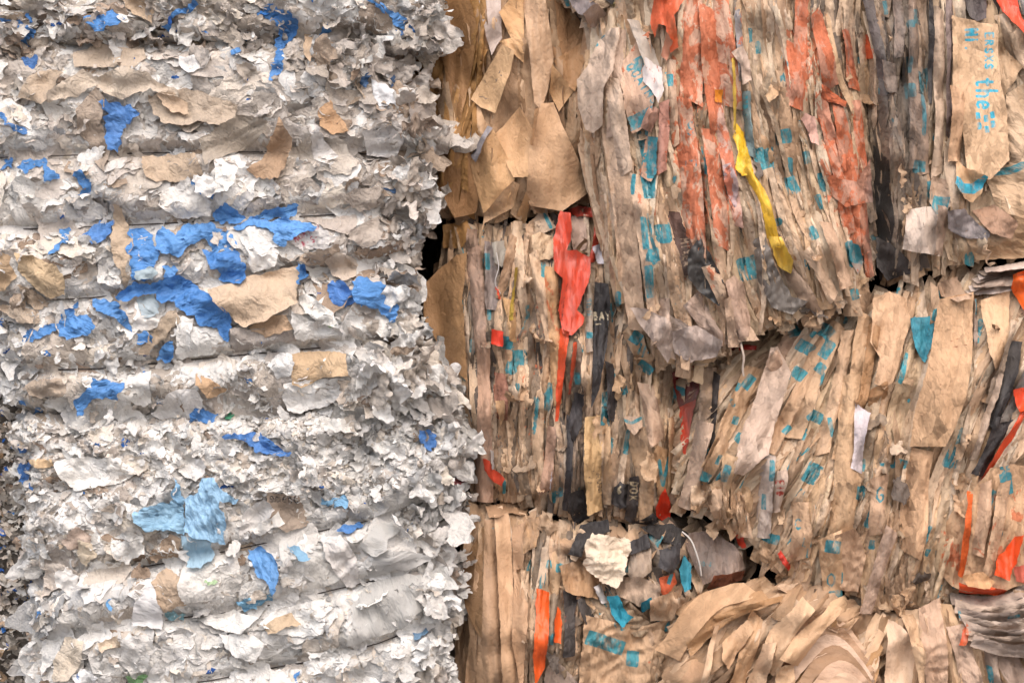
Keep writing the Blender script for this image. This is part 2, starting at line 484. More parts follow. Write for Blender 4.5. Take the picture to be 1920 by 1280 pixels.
def paper_material(name, speck=.30, rough=.85, spec=.25, bump=.6, fine=260, stretch=1.0, mottle=.12, grime_all=.0, trans=0.0, soft=1.6, facet=.55, fsize=.020, paint_col=(.46, .115, .045), gloss_wrinkle=False):
    m = bpy.data.materials.new(name)
    m.use_nodes = True
    nt = m.node_tree
    nt.nodes.clear()
    out = N(nt, 'ShaderNodeOutputMaterial')
    bs = N(nt, 'ShaderNodeBsdfPrincipled')
    nt.links.new(bs.outputs[0], out.inputs[0])
    at = lambda n: N(nt, 'ShaderNodeAttribute', attribute_name=n)
    col, q, fx, ic = at('Col'), at('q'), at('fx'), at('InkCol')
    mp = N(nt, 'ShaderNodeMapping')
    mp.inputs['Scale'].default_value = (1 / stretch, 1, 1)
    nt.links.new(q.outputs['Vector'], mp.inputs[0])
    P = mp.outputs[0]
    sep = N(nt, 'ShaderNodeSeparateXYZ')
    nt.links.new(fx.outputs['Vector'], sep.inputs[0])
    paint, grime, ink = sep.outputs

    def noise(scale, detail=4, rgh=.6, vec=None, dist=0.0):
        n = N(nt, 'ShaderNodeTexNoise')
        n.inputs['Scale'].default_value = scale
        n.inputs['Detail'].default_value = detail
        n.inputs['Roughness'].default_value = rgh
        n.inputs['Distortion'].default_value = dist
        nt.links.new(vec or P, n.inputs['Vector'])
        return n.outputs['Fac']
    n_big = noise(14, 3)
    n_mid = noise(60, 3, .65)
    n_spk = noise(420, 1, .7)
    c = col.outputs['Color']
    # uneven pulp colour
    c = mix_col(nt, map_range(nt, n_big, .3, .7, 0, mottle * 1.6), c, (.30, .22, .15), 'MULTIPLY')
    c = mix_col(nt, map_range(nt, n_mid, .35, .75, 0, mottle), c, (.25, .18, .12), 'MULTIPLY')
    # orange dye rubbed into the paper
    pn = noise(38, 4, .7, dist=.6)
    e = math_node(nt, 'ADD', math_node(nt, 'MULTIPLY', paint, .72), math_node(nt, 'SUBTRACT', math_node(nt, 'MULTIPLY', pn, 2.4), 1.72))
    pf = math_node(nt, 'MULTIPLY', map_range(nt, e, -.02, .07), map_range(nt, paint, .02, .2))
    c = mix_col(nt, math_node(nt, 'MULTIPLY', pf, .8), c, (*paint_col, 1))
    # printed ink, worn through in places
    ink = math_node(nt, 'ADD', ink, math_node(nt, 'MULTIPLY', math_node(nt, 'SUBTRACT', noise(110, 2, .6), .5), 3.2))
    inkm = map_range(nt, ink, -.5, .6)
    wear = map_range(nt, noise(75, 3, .72), .32, .52, .3, .97)
    c = mix_col(nt, math_node(nt, 'MULTIPLY', inkm, wear), c, ic.outputs['Color'])
    # grey dirt
    gn = noise(45, 4, .72, dist=.4)
    g = math_node(nt, 'ADD', math_node(nt, 'ADD', grime, grime_all), math_node(nt, 'SUBTRACT', gn, 1.0))
    gf = map_range(nt, g, -.22, .38, 0, .85)
    c = mix_col(nt, gf, c, (.10, .088, .08, 1))
    c = mix_col(nt, map_range(nt, n_spk, .66, .8, 0, speck), c, (.08, .06, .05, 1))
    nt.links.new(c, bs.inputs['Base Color'])
    bs.inputs['Roughness'].default_value = rough
    bs.inputs['Specular IOR Level'].default_value = spec
    # creases too fine for the mesh
    dn = N(nt, 'ShaderNodeTexNoise')
    dn.inputs['Scale'].default_value = fine * .16
    dn.inputs['Detail'].default_value = 3
    nt.links.new(P, dn.inputs['Vector'])
    ridge = lambda sc, dt, ds: math_node(nt, 'ABSOLUTE', math_node(nt, 'SUBTRACT', noise(sc, dt, .5, dist=ds), .5))
    hgt = math_node(nt, 'MULTIPLY', noise(fine * .5, 2, .6), .12)
    hgt = math_node(nt, 'ADD', hgt, math_node(nt, 'MULTIPLY', ridge(fine * .22, 1, .8), soft))
    hgt = math_node(nt, 'ADD', hgt, math_node(nt, 'MULTIPLY', ridge(fine * .6, 1, .5), .6))
    # flat facets with sharp creases between them
    for sz, k in ((fsize, facet), (fsize * .42, facet * .75)):
        fv = N(nt, 'ShaderNodeTexVoronoi', feature='F1')
        fv.inputs['Scale'].default_value = 1 / sz
        wv = N(nt, 'ShaderNodeVectorMath', operation='MULTIPLY_ADD')
        nt.links.new(dn.outputs['Color'], wv.inputs[0])
        wv.inputs[1].default_value = (sz * .9,) * 3
        nt.links.new(P, wv.inputs[2])
        nt.links.new(wv.outputs[0], fv.inputs['Vector'])
        df = N(nt, 'ShaderNodeVectorMath', operation='SUBTRACT')
        nt.links.new(wv.outputs[0], df.inputs[0])
        nt.links.new(fv.outputs['Position'], df.inputs[1])
        rc = N(nt, 'ShaderNodeVectorMath', operation='SUBTRACT')
        nt.links.new(fv.outputs['Color'], rc.inputs[0])
        rc.inputs[1].default_value = (.5, .5, .5)
        dt = N(nt, 'ShaderNodeVectorMath', operation='DOT_PRODUCT')
        nt.links.new(df.outputs[0], dt.inputs[0])
        nt.links.new(rc.outputs[0], dt.inputs[1])
        hgt = math_node(nt, 'ADD', hgt, math_node(nt, 'MULTIPLY', dt.outputs['Value'], k / .006))
    hgt = math_node(nt, 'ADD', hgt, math_node(nt, 'MULTIPLY', noise(fine * 2.2, 1, .6), .10))
    bp = N(nt, 'ShaderNodeBump')
    bp.inputs['Strength'].default_value = bump
    bp.inputs['Distance'].default_value = .0085
    nt.links.new(hgt, bp.inputs['Height'])
    nt.links.new(bp.outputs[0], bs.inputs['Normal'])
    if trans:
        tr = N(nt, 'ShaderNodeBsdfTranslucent')
        nt.links.new(c, tr.inputs[0])
        ms = N(nt, 'ShaderNodeMixShader')
        ms.inputs[0].default_value = trans
        nt.links.new(bs.outputs[0], ms.inputs[1])
        nt.links.new(tr.outputs[0], ms.inputs[2])
        nt.links.new(ms.outputs[0], out.inputs[0])
    return m


MATS = {
    'paper': paper_material('waste_paper', speck=.12, rough=.9, spec=.2, bump=.62, fine=230, mottle=.05, trans=.10),
    'tissue': paper_material('thin_tissue', rough=.8, spec=.3, bump=.6, fine=200, stretch=2.5, mottle=.05, trans=.22),
    'film': paper_material('blue_film', facet=.8, fsize=.014, rough=.55, spec=.35, bump=.9, fine=210, stretch=1.8, mottle=.13, trans=.12),
    'kraft': paper_material('kraft_paper', rough=.62, spec=.3, bump=.6, fine=170, stretch=1.6, mottle=.16, trans=.04, soft=.5, facet=.45, fsize=.045),
    'sack': paper_material('cement_sack_paper', rough=.66, spec=.28, bump=.72, fine=190, stretch=1.9, mottle=.20, grime_all=.05, trans=.03, soft=.9, facet=.95, fsize=.020),
    'plastic': paper_material('coated_plastic', facet=.7, fsize=.02, rough=.48, spec=.5, bump=.7, fine=120, stretch=3.0, mottle=.14, grime_all=.15),
}


def simple_mat(name, col, rough=.6, metal=0.0):
    m = bpy.data.materials.new(name)
    m.use_nodes = True
    nt = m.node_tree
    b = nt.nodes['Principled BSDF']
    nz = N(nt, 'ShaderNodeTexNoise')
    nz.inputs['Scale'].default_value = 30
    nz.inputs['Detail'].default_value = 6
    tc = N(nt, 'ShaderNodeTexCoord')
    nt.links.new(tc.outputs['Object'], nz.inputs['Vector'])
    nt.links.new(mix_col(nt, nz.outputs['Fac'], (*[c * .6 for c in col], 1), (*[min(1, c * 1.3) for c in col], 1)), b.inputs['Base Color'])
    bp = N(nt, 'ShaderNodeBump')
    bp.inputs['Strength'].default_value = .5
    bp.inputs['Distance'].default_value = .01
    nt.links.new(nz.outputs['Fac'], bp.inputs['Height'])
    nt.links.new(bp.outputs[0], b.inputs['Normal'])
    b.inputs['Roughness'].default_value = rough
    b.inputs['Metallic'].default_value = metal
    return m


WIRE = simple_mat('steel_wire', (.055, .045, .04), .45, .6)


# ---------------------------------------------------------------- mesh output
def world(v):
    return np.stack([(v[:, 0] - CX) * S, -v[:, 2] * S, (CY - v[:, 1]) * S], 1)


def mesh_from(pieces, name):
    V = np.concatenate([world(p['v']) for p in pieces])
    off = np.cumsum([0] + [len(p['v']) for p in pieces[:-1]])
    F = np.concatenate([p['f'][:, ::-1] + o for p, o in zip(pieces, off)])
    me = bpy.data.meshes.new(name)
    me.vertices.add(len(V))
    me.vertices.foreach_set('co', V.astype(np.float32).ravel())
    me.loops.add(F.size)
    me.loops.foreach_set('vertex_index', F.astype(np.int32).ravel())
    me.polygons.add(len(F))
    me.polygons.foreach_set('loop_start', (np.arange(len(F)) * 3).astype(np.int32))
    me.polygons.foreach_set('loop_total', np.full(len(F), 3, np.int32))
    me.polygons.foreach_set('use_smooth', np.ones(len(F), bool))
    n = len(V)
    c = np.concatenate([np.tile(np.append(p['col'], 1.0), (len(p['v']), 1)) for p in pieces])
    a = me.color_attributes.new('Col', 'FLOAT_COLOR', 'POINT')
    a.data.foreach_set('color', c.astype(np.float32).ravel())
    for nm, key in (('q', 'q'), ('fx', 'fx')):
        at = me.attributes.new(nm, 'FLOAT_VECTOR', 'POINT')
        at.data.foreach_set('vector', np.concatenate([p[key] for p in pieces]).astype(np.float32).ravel())
    at = me.attributes.new('InkCol', 'FLOAT_VECTOR', 'POINT')
    at.data.foreach_set('vector', np.concatenate([np.tile(p['inkcol'], (len(p['v']), 1)) for p in pieces]).astype(np.float32).ravel())
    mats = []
    mi = np.empty(len(F), np.int32)
    k = 0
    for p in pieces:
        if p['mat'] not in mats:
            mats.append(p['mat'])
        mi[k:k + len(p['f'])] = mats.index(p['mat'])
        k += len(p['f'])
    for m in mats:
        me.materials.append(MATS[m])
    me.polygons.foreach_set('material_index', mi)
    me.update()
    me.validate()
    return me


def add_obj(name, me, parent=None, **props):
    o = bpy.data.objects.new(name, me)
    COL.objects.link(o)
    if parent is not None:
        o.parent = parent
        o.matrix_parent_inverse = parent.matrix_world.inverted() if False else o.matrix_parent_inverse
    for k, v in props.items():
        if v:
            o[k] = v
    return o


def tube_mesh(pts, r, name, mat, ring=7):
    pts = np.array(pts, float)
    n = len(pts)
    T = np.gradient(pts, axis=0)
    T /= np.linalg.norm(T, axis=1)[:, None]
    up = np.array([0, 0, 1.0])
    A = np.cross(T, up)
    bad = np.linalg.norm(A, axis=1) < .1
    A[bad] = np.cross(T[bad], np.array([1.0, 0, 0]))
    A /= np.linalg.norm(A, axis=1)[:, None]
    B = np.cross(T, A)
    vs = []
    for k in range(ring):
        t = 2 * math.pi * k / ring
        vs.append(pts + (A * math.cos(t) + B * math.sin(t)) * r)
    V = world(np.stack(vs, 1).reshape(-1, 3))
    F = []
    for i in range(n - 1):
        for k in range(ring):
            a, b = i * ring + k, i * ring + (k + 1) % ring
            F.append((a, b, b + ring, a + ring))
    F.append(tuple(range(ring))[::-1])
    F.append(tuple(range((n - 1) * ring, n * ring)))
    me = bpy.data.meshes.new(name)
    me.from_pydata(V.tolist(), [], F)
    me.polygons.foreach_set('use_smooth', [True] * len(F))
    me.materials.append(mat)
    return me


def core_piece(b, depth):
    """the pressed mass inside a bale: its front face and its sides running back"""
    bd = refine(b.poly, 16, 0)
    v, f = fill_mesh(bd, 12)
    z = b.sample(b.H00, v[:, 0], v[:, 1]) - 5
    nb = len(bd)
    # order of boundary verts is kept by the triangulation for the first nb points
    vs, fs = [np.stack([v[:, 0], v[:, 1], z], 1)], [f]
    n0 = len(v)
    ring_prev = np.arange(nb)
    c = b.poly.mean(0)
    for k, dz in enumerate((30, 80, 160, 260, 400, depth)):
        jit = rng.normal(0, 5, (nb, 2)) if k < 5 else 0
        p = v[:nb] + (v[:nb] - c) * .002 * k + jit
        zz = np.minimum(z[:nb], b.h0 - 120) - dz + rng.normal(0, 4, nb)
        vs.append(np.stack([p[:, 0], p[:, 1], zz], 1))
        cur = n0 + k * nb + np.arange(nb)
        nx, cn = np.roll(ring_prev, -1), np.roll(cur, -1)
        fs.append(np.concatenate([np.stack([ring_prev, cur, cn], 1), np.stack([ring_prev, cn, nx], 1)]))
        ring_prev = cur
    vs.append(np.array([[c[0], c[1], b.h0 - 120 - depth]]))
    last = n0 + 6 * nb
    fs.append(np.stack([ring_prev, np.full(nb, last), np.roll(ring_prev, -1)], 1))
    V = np.concatenate(vs)
    F = np.concatenate(fs)
    n = len(V)
    return dict(v=V, f=F, q=np.stack([V[:, 0] * S, (V[:, 1] + V[:, 2]) * S, np.zeros(n)], 1), fx=np.stack([np.zeros(n), np.full(n, .35), np.full(n, -50.)], 1),
                col=lin(b.core), mat='sack', kind='pressed_mass', inkcol=np.zeros(3), hero=True, label=None, size=999)


def finish(b, label, category, group=None, depth=620, limit=96, rest_name='paper_shreds', wire_vis=True):
    zc = float(b.poly[:, 1].max())
    root = bpy.data.objects.new(b.name, None)
    COL.objects.link(root)
    root.empty_display_size = .1
    root['label'], root['category'] = label, category
    if group:
        root['group'] = group
    add_obj('pressed_mass', mesh_from([core_piece(b, depth)], 'pressed_mass'), root)
    cnt = np.bincount(b.ID[(b.ID > 0)], minlength=len(b.pieces) + 1)[1:] if len(b.pieces) else []
    # only what stands inside the picture counts
    ranked = {}
    for i, p in enumerate(b.pieces):
        cx, cy = p['v'][:, 0].mean(), p['v'][:, 1].mean()
        vis = -60 < cx < 1980 and -60 < cy < 1340
        ranked.setdefault(p['kind'], []).append((p['hero'] * 1e6 + (cnt[i] if vis else 0) * 1.0, id(p), p))
    for p in b.free:
        ranked.setdefault(p['kind'], []).append((p['hero'] * 1e6 + p['size'] ** 2 / 4 * .5, id(p), p))
    nparts = 0
    for kind, L in ranked.items():
        L.sort(key=lambda t: (-t[0], t[1]))
        own = [t[2] for t in L[:limit]]
        rest = [t[2] for t in L[limit:]]
        for p in own:
            add_obj(kind, mesh_from([p], kind), root, label=p['label'])
            nparts += 1
        if rest:
            o = add_obj({'paper_scrap': 'paper_shreds', 'film_scrap': 'film_shreds'}.get(kind, 'sack_layers'), mesh_from(rest, 'paper_shreds'), root)
            o['kind'] = 'stuff'
    if wire_vis:
        for w in b.wires:
            xs = np.linspace(w[0][0], w[-1][0], 60)
            ys = np.interp(xs, w[:, 0], w[:, 1])
            zs = b.sample(b.wl, xs, ys)
            zs = np.convolve(np.pad(zs, 3, mode='edge'), np.ones(7) / 7, 'valid') - 1.0
            add_obj('baling_wire', tube_mesh(np.stack([xs, ys, zs], 1), 1.25, 'baling_wire', WIRE), root)
    for pts, r, cc in b.cords:
        cp = np.array(pts, float)
        t = np.linspace(0, 1, 40)
        k = np.linspace(0, 1, len(cp))
        P = np.stack([np.interp(t, k, cp[:, i]) for i in (0, 1, 2)], 1)
        for i in (0, 1, 2):
            P[:, i] = np.convolve(np.pad(P[:, i], 4, mode='edge'), np.ones(9) / 9, 'valid')
        add_obj('loose_cord', tube_mesh(P, r, 'loose_cord', simple_mat('cord', cc, .7)), root)
    print(b.name, 'pieces', len(b.pieces), 'free', len(b.free), 'parts', nparts)
    return root
# ---------------------------------------------------------------- the white paper stack
TAUPE = ['bcae9e', 'b0a294', 'c5b7a9', 'cbbfb2', 'b7ab9f', 'aca093', 'c5baaf', 'b4a594', 'beb2a6']
WHITE = ['dddad4', 'd4d0ca', 'e1ded8', 'd0ccc5', 'd9d4cb', 'ccc6be', 'dad7d2']
CREAM = ['d6c9b6', 'cdbfae', 'd9cdbd']
KRAFTY = ['ae957b', 'b8a084', 'a8907a', '9c8268']
GREYT = ['b9b7b3', 'c4c2be', 'adaba8']
BLUES = ['2f68b4', '3a76c0', '2a5ca6', '4c86cc']
LBL = ['8fb6d2', '7aa9cc', 'a3c3d8']


def pick(mix):
    """mix: list of (weight, palette)"""
    w = np.array([m[0] for m in mix], float)
    pal = mix[int(rng.choice(len(mix), p=w / w.sum()))][1]
    c = lin(pal[int(rng.integers(len(pal)))])
    c = c * R(.86, 1.1)
    if mix[0][1] is TAUPE:
        c = c + (c.mean() * np.array((1.0, 1.0, 1.02)) - c) * .30
    return np.clip(c, 0, .83)


MIX_TOP = [(.48, TAUPE), (.32, WHITE), (.10, CREAM), (.045, KRAFTY), (.04, GREYT)]
MIX_MID = [(.27, TAUPE), (.53, WHITE), (.11, CREAM), (.035, KRAFTY), (.04, GREYT)]
MIX_LOW = [(.10, TAUPE), (.72, WHITE), (.09, CREAM), (.012, KRAFTY), (.08, GREYT)]
MIX_DRK = [(.62, TAUPE), (.12, WHITE), (.08, GREYT), (.12, KRAFTY)]


def scatter(b, n, area, smin, smax, mix, aspect=(1.0, 2.2), angf=None, tilt=(2, 9), curl=(0, 8), amp=(1.5, 4), blue=.0, skip=None, sp=None, **kw):
    x0, y0, x1, y1 = area
    k = 0
    tries = 0
    while k < n and tries < n * 4:
        tries += 1
        x, y = R(x0, x1), R(y0, y1)
        sdv = b.sample(b.sd, np.array([x]), np.array([y]))[0]
        if sdv < -4:
            continue
        if skip and skip(x, y):
            continue
        L = smin + (smax - smin) * rng.random() ** 1.9
        A = R(*aspect)
        W = L / A
        ang = R(-.9, .9) if angf is None else angf(x, y)
        if rng.random() < blue:
            col, mat, kd = (lin(BLUES[int(rng.integers(4))]), 'film', 'film_scrap')
            L, W = L * .55, W * .45
        else:
            col, mat, kd = pick(mix(x, y) if callable(mix) else mix), 'paper', 'paper_scrap'
        small = L < 34
        b.put(torn_shape(x, y, L, W, ang), ang, sp=(sp or (5.0 if small else 7.0)), torn=min(2.8, .4 + L * .022), tilt=R(*tilt) * (1 if not small else .8),
              curl=R(*curl), lam=max(12, L * R(.3, .6)), amp=R(*amp) * (.7 if small else 1), off=R(-1, 2.5), conform=R(.25, .9), col=col, mat=mat, kind=kd,
              mode='iso' if rng.random() < .7 else 'long', grime=R(0, .06), pinch=rng.random() < .82, **kw)
        k += 1


def loosen(b, n, area, smin, smax, mix, yaw=None, pitch=(.15, .8), blue=0.0, lift=(2, 8), sp=5.0, amp=(1.5, 3.5), sdr=None, lenk=1.0, keep=True, mat='paper', kind='paper_scrap'):
    x0, y0, x1, y1 = area
    k = tries = 0
    while k < n and tries < n * 30:
        tries += 1
        x, y = R(x0, x1), R(y0, y1)
        sdv = b.sample(b.sd, np.array([x]), np.array([y]))[0]
        if sdr is not None and not (sdr[0] < sdv < sdr[1]):
            continue
        if sdv < -12:
            continue
        idv = b.ID[min(b.ny - 1, max(0, int((y - b.Y0) / CELL))), min(b.nx - 1, max(0, int((x - b.X0) / CELL)))]
        if idv and b.pieces[idv - 1]['hero']:
            if keep:
                k += 1
            continue
        L = R(smin, smax)
        W = L * R(.3, .85)
        c, m, kd = pick(mix(x, y) if callable(mix) else mix), mat, kind
        if rng.random() < blue:
            c, m, kd = lin(BLUES[int(rng.integers(4))]), 'film', 'film_scrap'
            L, W = L * .7, W * .6
        b.loose(x, y, L * lenk, W, yaw=None if yaw is None else yaw(x, y), pitch=R(*pitch), roll=R(-.9, .9), curlR=R(.5, 2.2) * L, lift=R(*lift), sp=sp,
                torn=min(2.0, .4 + L * .028), amp=R(*amp) * (L / 40 + .4) * .9, lam=R(9, 22), col=c, mat=m, kind=kd, grime=R(0, .05))
        k += 1


def heroes(b, L, **kw):
    for it in L:
        pts, colr, mat = it[0], it[1], it[2]
        o = dict(sp=5.0, torn=1.6, tilt=R(3, 8), curl=R(2, 8), amp=R(2.5, 4), lam=R(16, 30), off=R(3, 6), conform=.85, kblur=.12, stiff=22, mode='iso', hero=True,
                 pinch=False, kind='film_scrap' if mat == 'film' else 'paper_scrap')
        if mat == 'film':
            o.update(amp=R(4, 6), lam=R(14, 24), mode='film', torn=2.6, curl=R(2, 7))
        o.update(kw)
        if len(it) > 3:
            o.update(it[3])
        ang = o.pop('ang', R(-.5, .5))
        c = lin(colr)
        if mat == 'film':
            c = c + np.array((.045, .065, .03)) * (1 - c) * (.4 if c[0] > .2 else 1.0)
        b.put(pts, ang, col=c, mat=mat, **o)


# -- top bale
W1 = Bale('waste_paper_bale', [(-120, -190), (764, -190), (812, -120), (824, -40), (820, 10), (824, 50), (774, 92), (674, 64), (560, 66), (430, 84), (300, 82), (100, 92), (-120, 84)],
          12, Rx=40, Rz=110, relief=16, wires=[[(-120, -20), (840, -30)]])
scatter(W1, 420, (-110, -60, 850, 95), 20, 95, MIX_TOP, aspect=(1.2, 3.2), angf=lambda x, y: R(-.45, .45), tilt=(3, 12), curl=(0, 9), amp=(2, 5), blue=.03)
scatter(W1, 330, (-110, -20, 850, 95), 14, 52, MIX_TOP, aspect=(1.4, 3.6), angf=lambda x, y: R(-.4, .4), tilt=(3, 12), curl=(0, 9), amp=(2, 5), blue=.05)
heroes(W1, [
    ([(555, -6), (683, -8), (676, 27), (656, 50), (609, 34), (575, 17)], 'd5d3d0', 'paper'),
    ([(666, 40), (690, 13), (713, 7), (737, 44), (730, 60), (700, 64)], 'a29487', 'paper', dict(amp=1.5, curl=9)),
    ([(230, -10), (275, 0), (292, 25), (286, 44), (262, 34), (238, 18)], 'b5a08a', 'paper'),
    ([(155, 37), (178, 34), (202, 30), (215, 25), (237, 40), (228, 54), (201, 62), (175, 54)], '3f7cc4', 'film'),
    ([(304, 50), (319, 40), (339, 20), (370, 5), (376, 13), (349, 27), (329, 44), (316, 59)], '3f7cc4', 'film'),
    ([(10, 40), (40, 42), (64, 54), (72, 67), (50, 72), (48, 92), (30, 80), (25, 67), (44, 60)], '3a76c0', 'film'),
    ([(480, 28), (504, 10), (524, 17), (551, 30), (558, 47), (551, 70), (537, 87), (524, 100), (517, 84), (524, 67), (517, 44)], '3272bd', 'film'),
    ([(693, 7), (720, 10), (750, 27), (763, 40), (757, 54), (743, 50), (723, 27)], '3f7cc4', 'film'),
    ([(737, 60), (767, 50), (782, 64), (750, 69)], '2f68b4', 'film'),
    ([(221, 20), (238, 24), (248, 44), (236, 48), (226, 36)], 'dcdad6', 'paper'),
    ([(604, 50), (618, 42), (611, 87), (601, 84)], '3f7cc4', 'film'),
    ([(799, 22), (815, 25), (818, 52), (806, 60), (800, 42)], 'd9d7d2', 'paper'),
])
loosen(W1, 110, (-60, -30, 850, 90), 22, 60, MIX_TOP, blue=.03, pitch=(.1, .7))
loosen(W1, 60, (640, -60, 855, 95), 25, 60, MIX_TOP, yaw=lambda x, y: R(-.9, .9), pitch=(-.1, .6), sdr=(-12, 45))
# thin leaf edges under the top bale
loosen(W1, 70, (-60, 62, 840, 100), 40, 90, MIX_DRK, yaw=lambda x, y: R(-.25, .25), pitch=(-.1, .2), lift=(0, 14), sdr=(-14, 26))

# -- middle bale
W2 = Bale('waste_paper_bale', [(-120, 70), (300, 66), (560, 58), (674, 66), (728, 96), (730, 140), (758, 178), (788, 210), (794, 262), (776, 318), (792, 372), (766, 402), (742, 438), (732, 500),
                               (742, 556), (748, 606), (774, 648), (818, 690), (838, 742), (812, 786), (500, 790), (100, 784), (24, 770), (10, 690), (-20, 600), (-120, 560)],
          0, Rx=55, Rz=150, relief=11, bulge=14,
          wires=[[(-110, 300), (280, 287), (500, 285), (835, 292)], [(-110, 436), (230, 423), (700, 399), (825, 396)],
                 [(-110, 574), (175, 558), (400, 530), (780, 486)], [(10, 696), (210, 690), (340, 676), (640, 648), (800, 636)]])
mix2 = lambda x, y: MIX_DRK if (x > 640 and y < 520) else (MIX_TOP if y < 330 else MIX_MID)
scatter(W2, 900, (-100, 70, 850, 780), 40, 135, mix2, aspect=(1.0, 2.0), tilt=(2, 9), curl=(0, 9), amp=(2, 4), blue=.0)
scatter(W2, 560, (-100, 70, 850, 780), 24, 80, mix2, aspect=(1.0, 2.4), tilt=(3, 10), curl=(1, 10), amp=(2, 4.5), blue=.012)
scatter(W2, 300, (-100, 640, 520, 780), 12, 52, MIX_MID, aspect=(1.0, 2.6), tilt=(3, 9), curl=(1, 9), blue=.03)
scatter(W2, 240, (600, 100, 850, 780), 36, 100, mix2, aspect=(1.0, 2.0), tilt=(5, 14), curl=(3, 14), amp=(3, 6))
scatter(W2, 200, (-60, 120, 200, 620), 16, 55, MIX_TOP, aspect=(1.0, 2.4), tilt=(3, 10), curl=(1, 10), blue=.02)
scatter(W2, 320, (-100, 110, 760, 760), 56, 150, mix2, aspect=(1.0, 2.0), tilt=(2, 7), curl=(2, 11), amp=(1.2, 2.6))
scatter(W2, 170, (-100, 90, 850, 770), 16, 44, mix2, aspect=(1.0, 2.6), tilt=(3, 9), curl=(2, 9), amp=(2, 4), blue=.05)
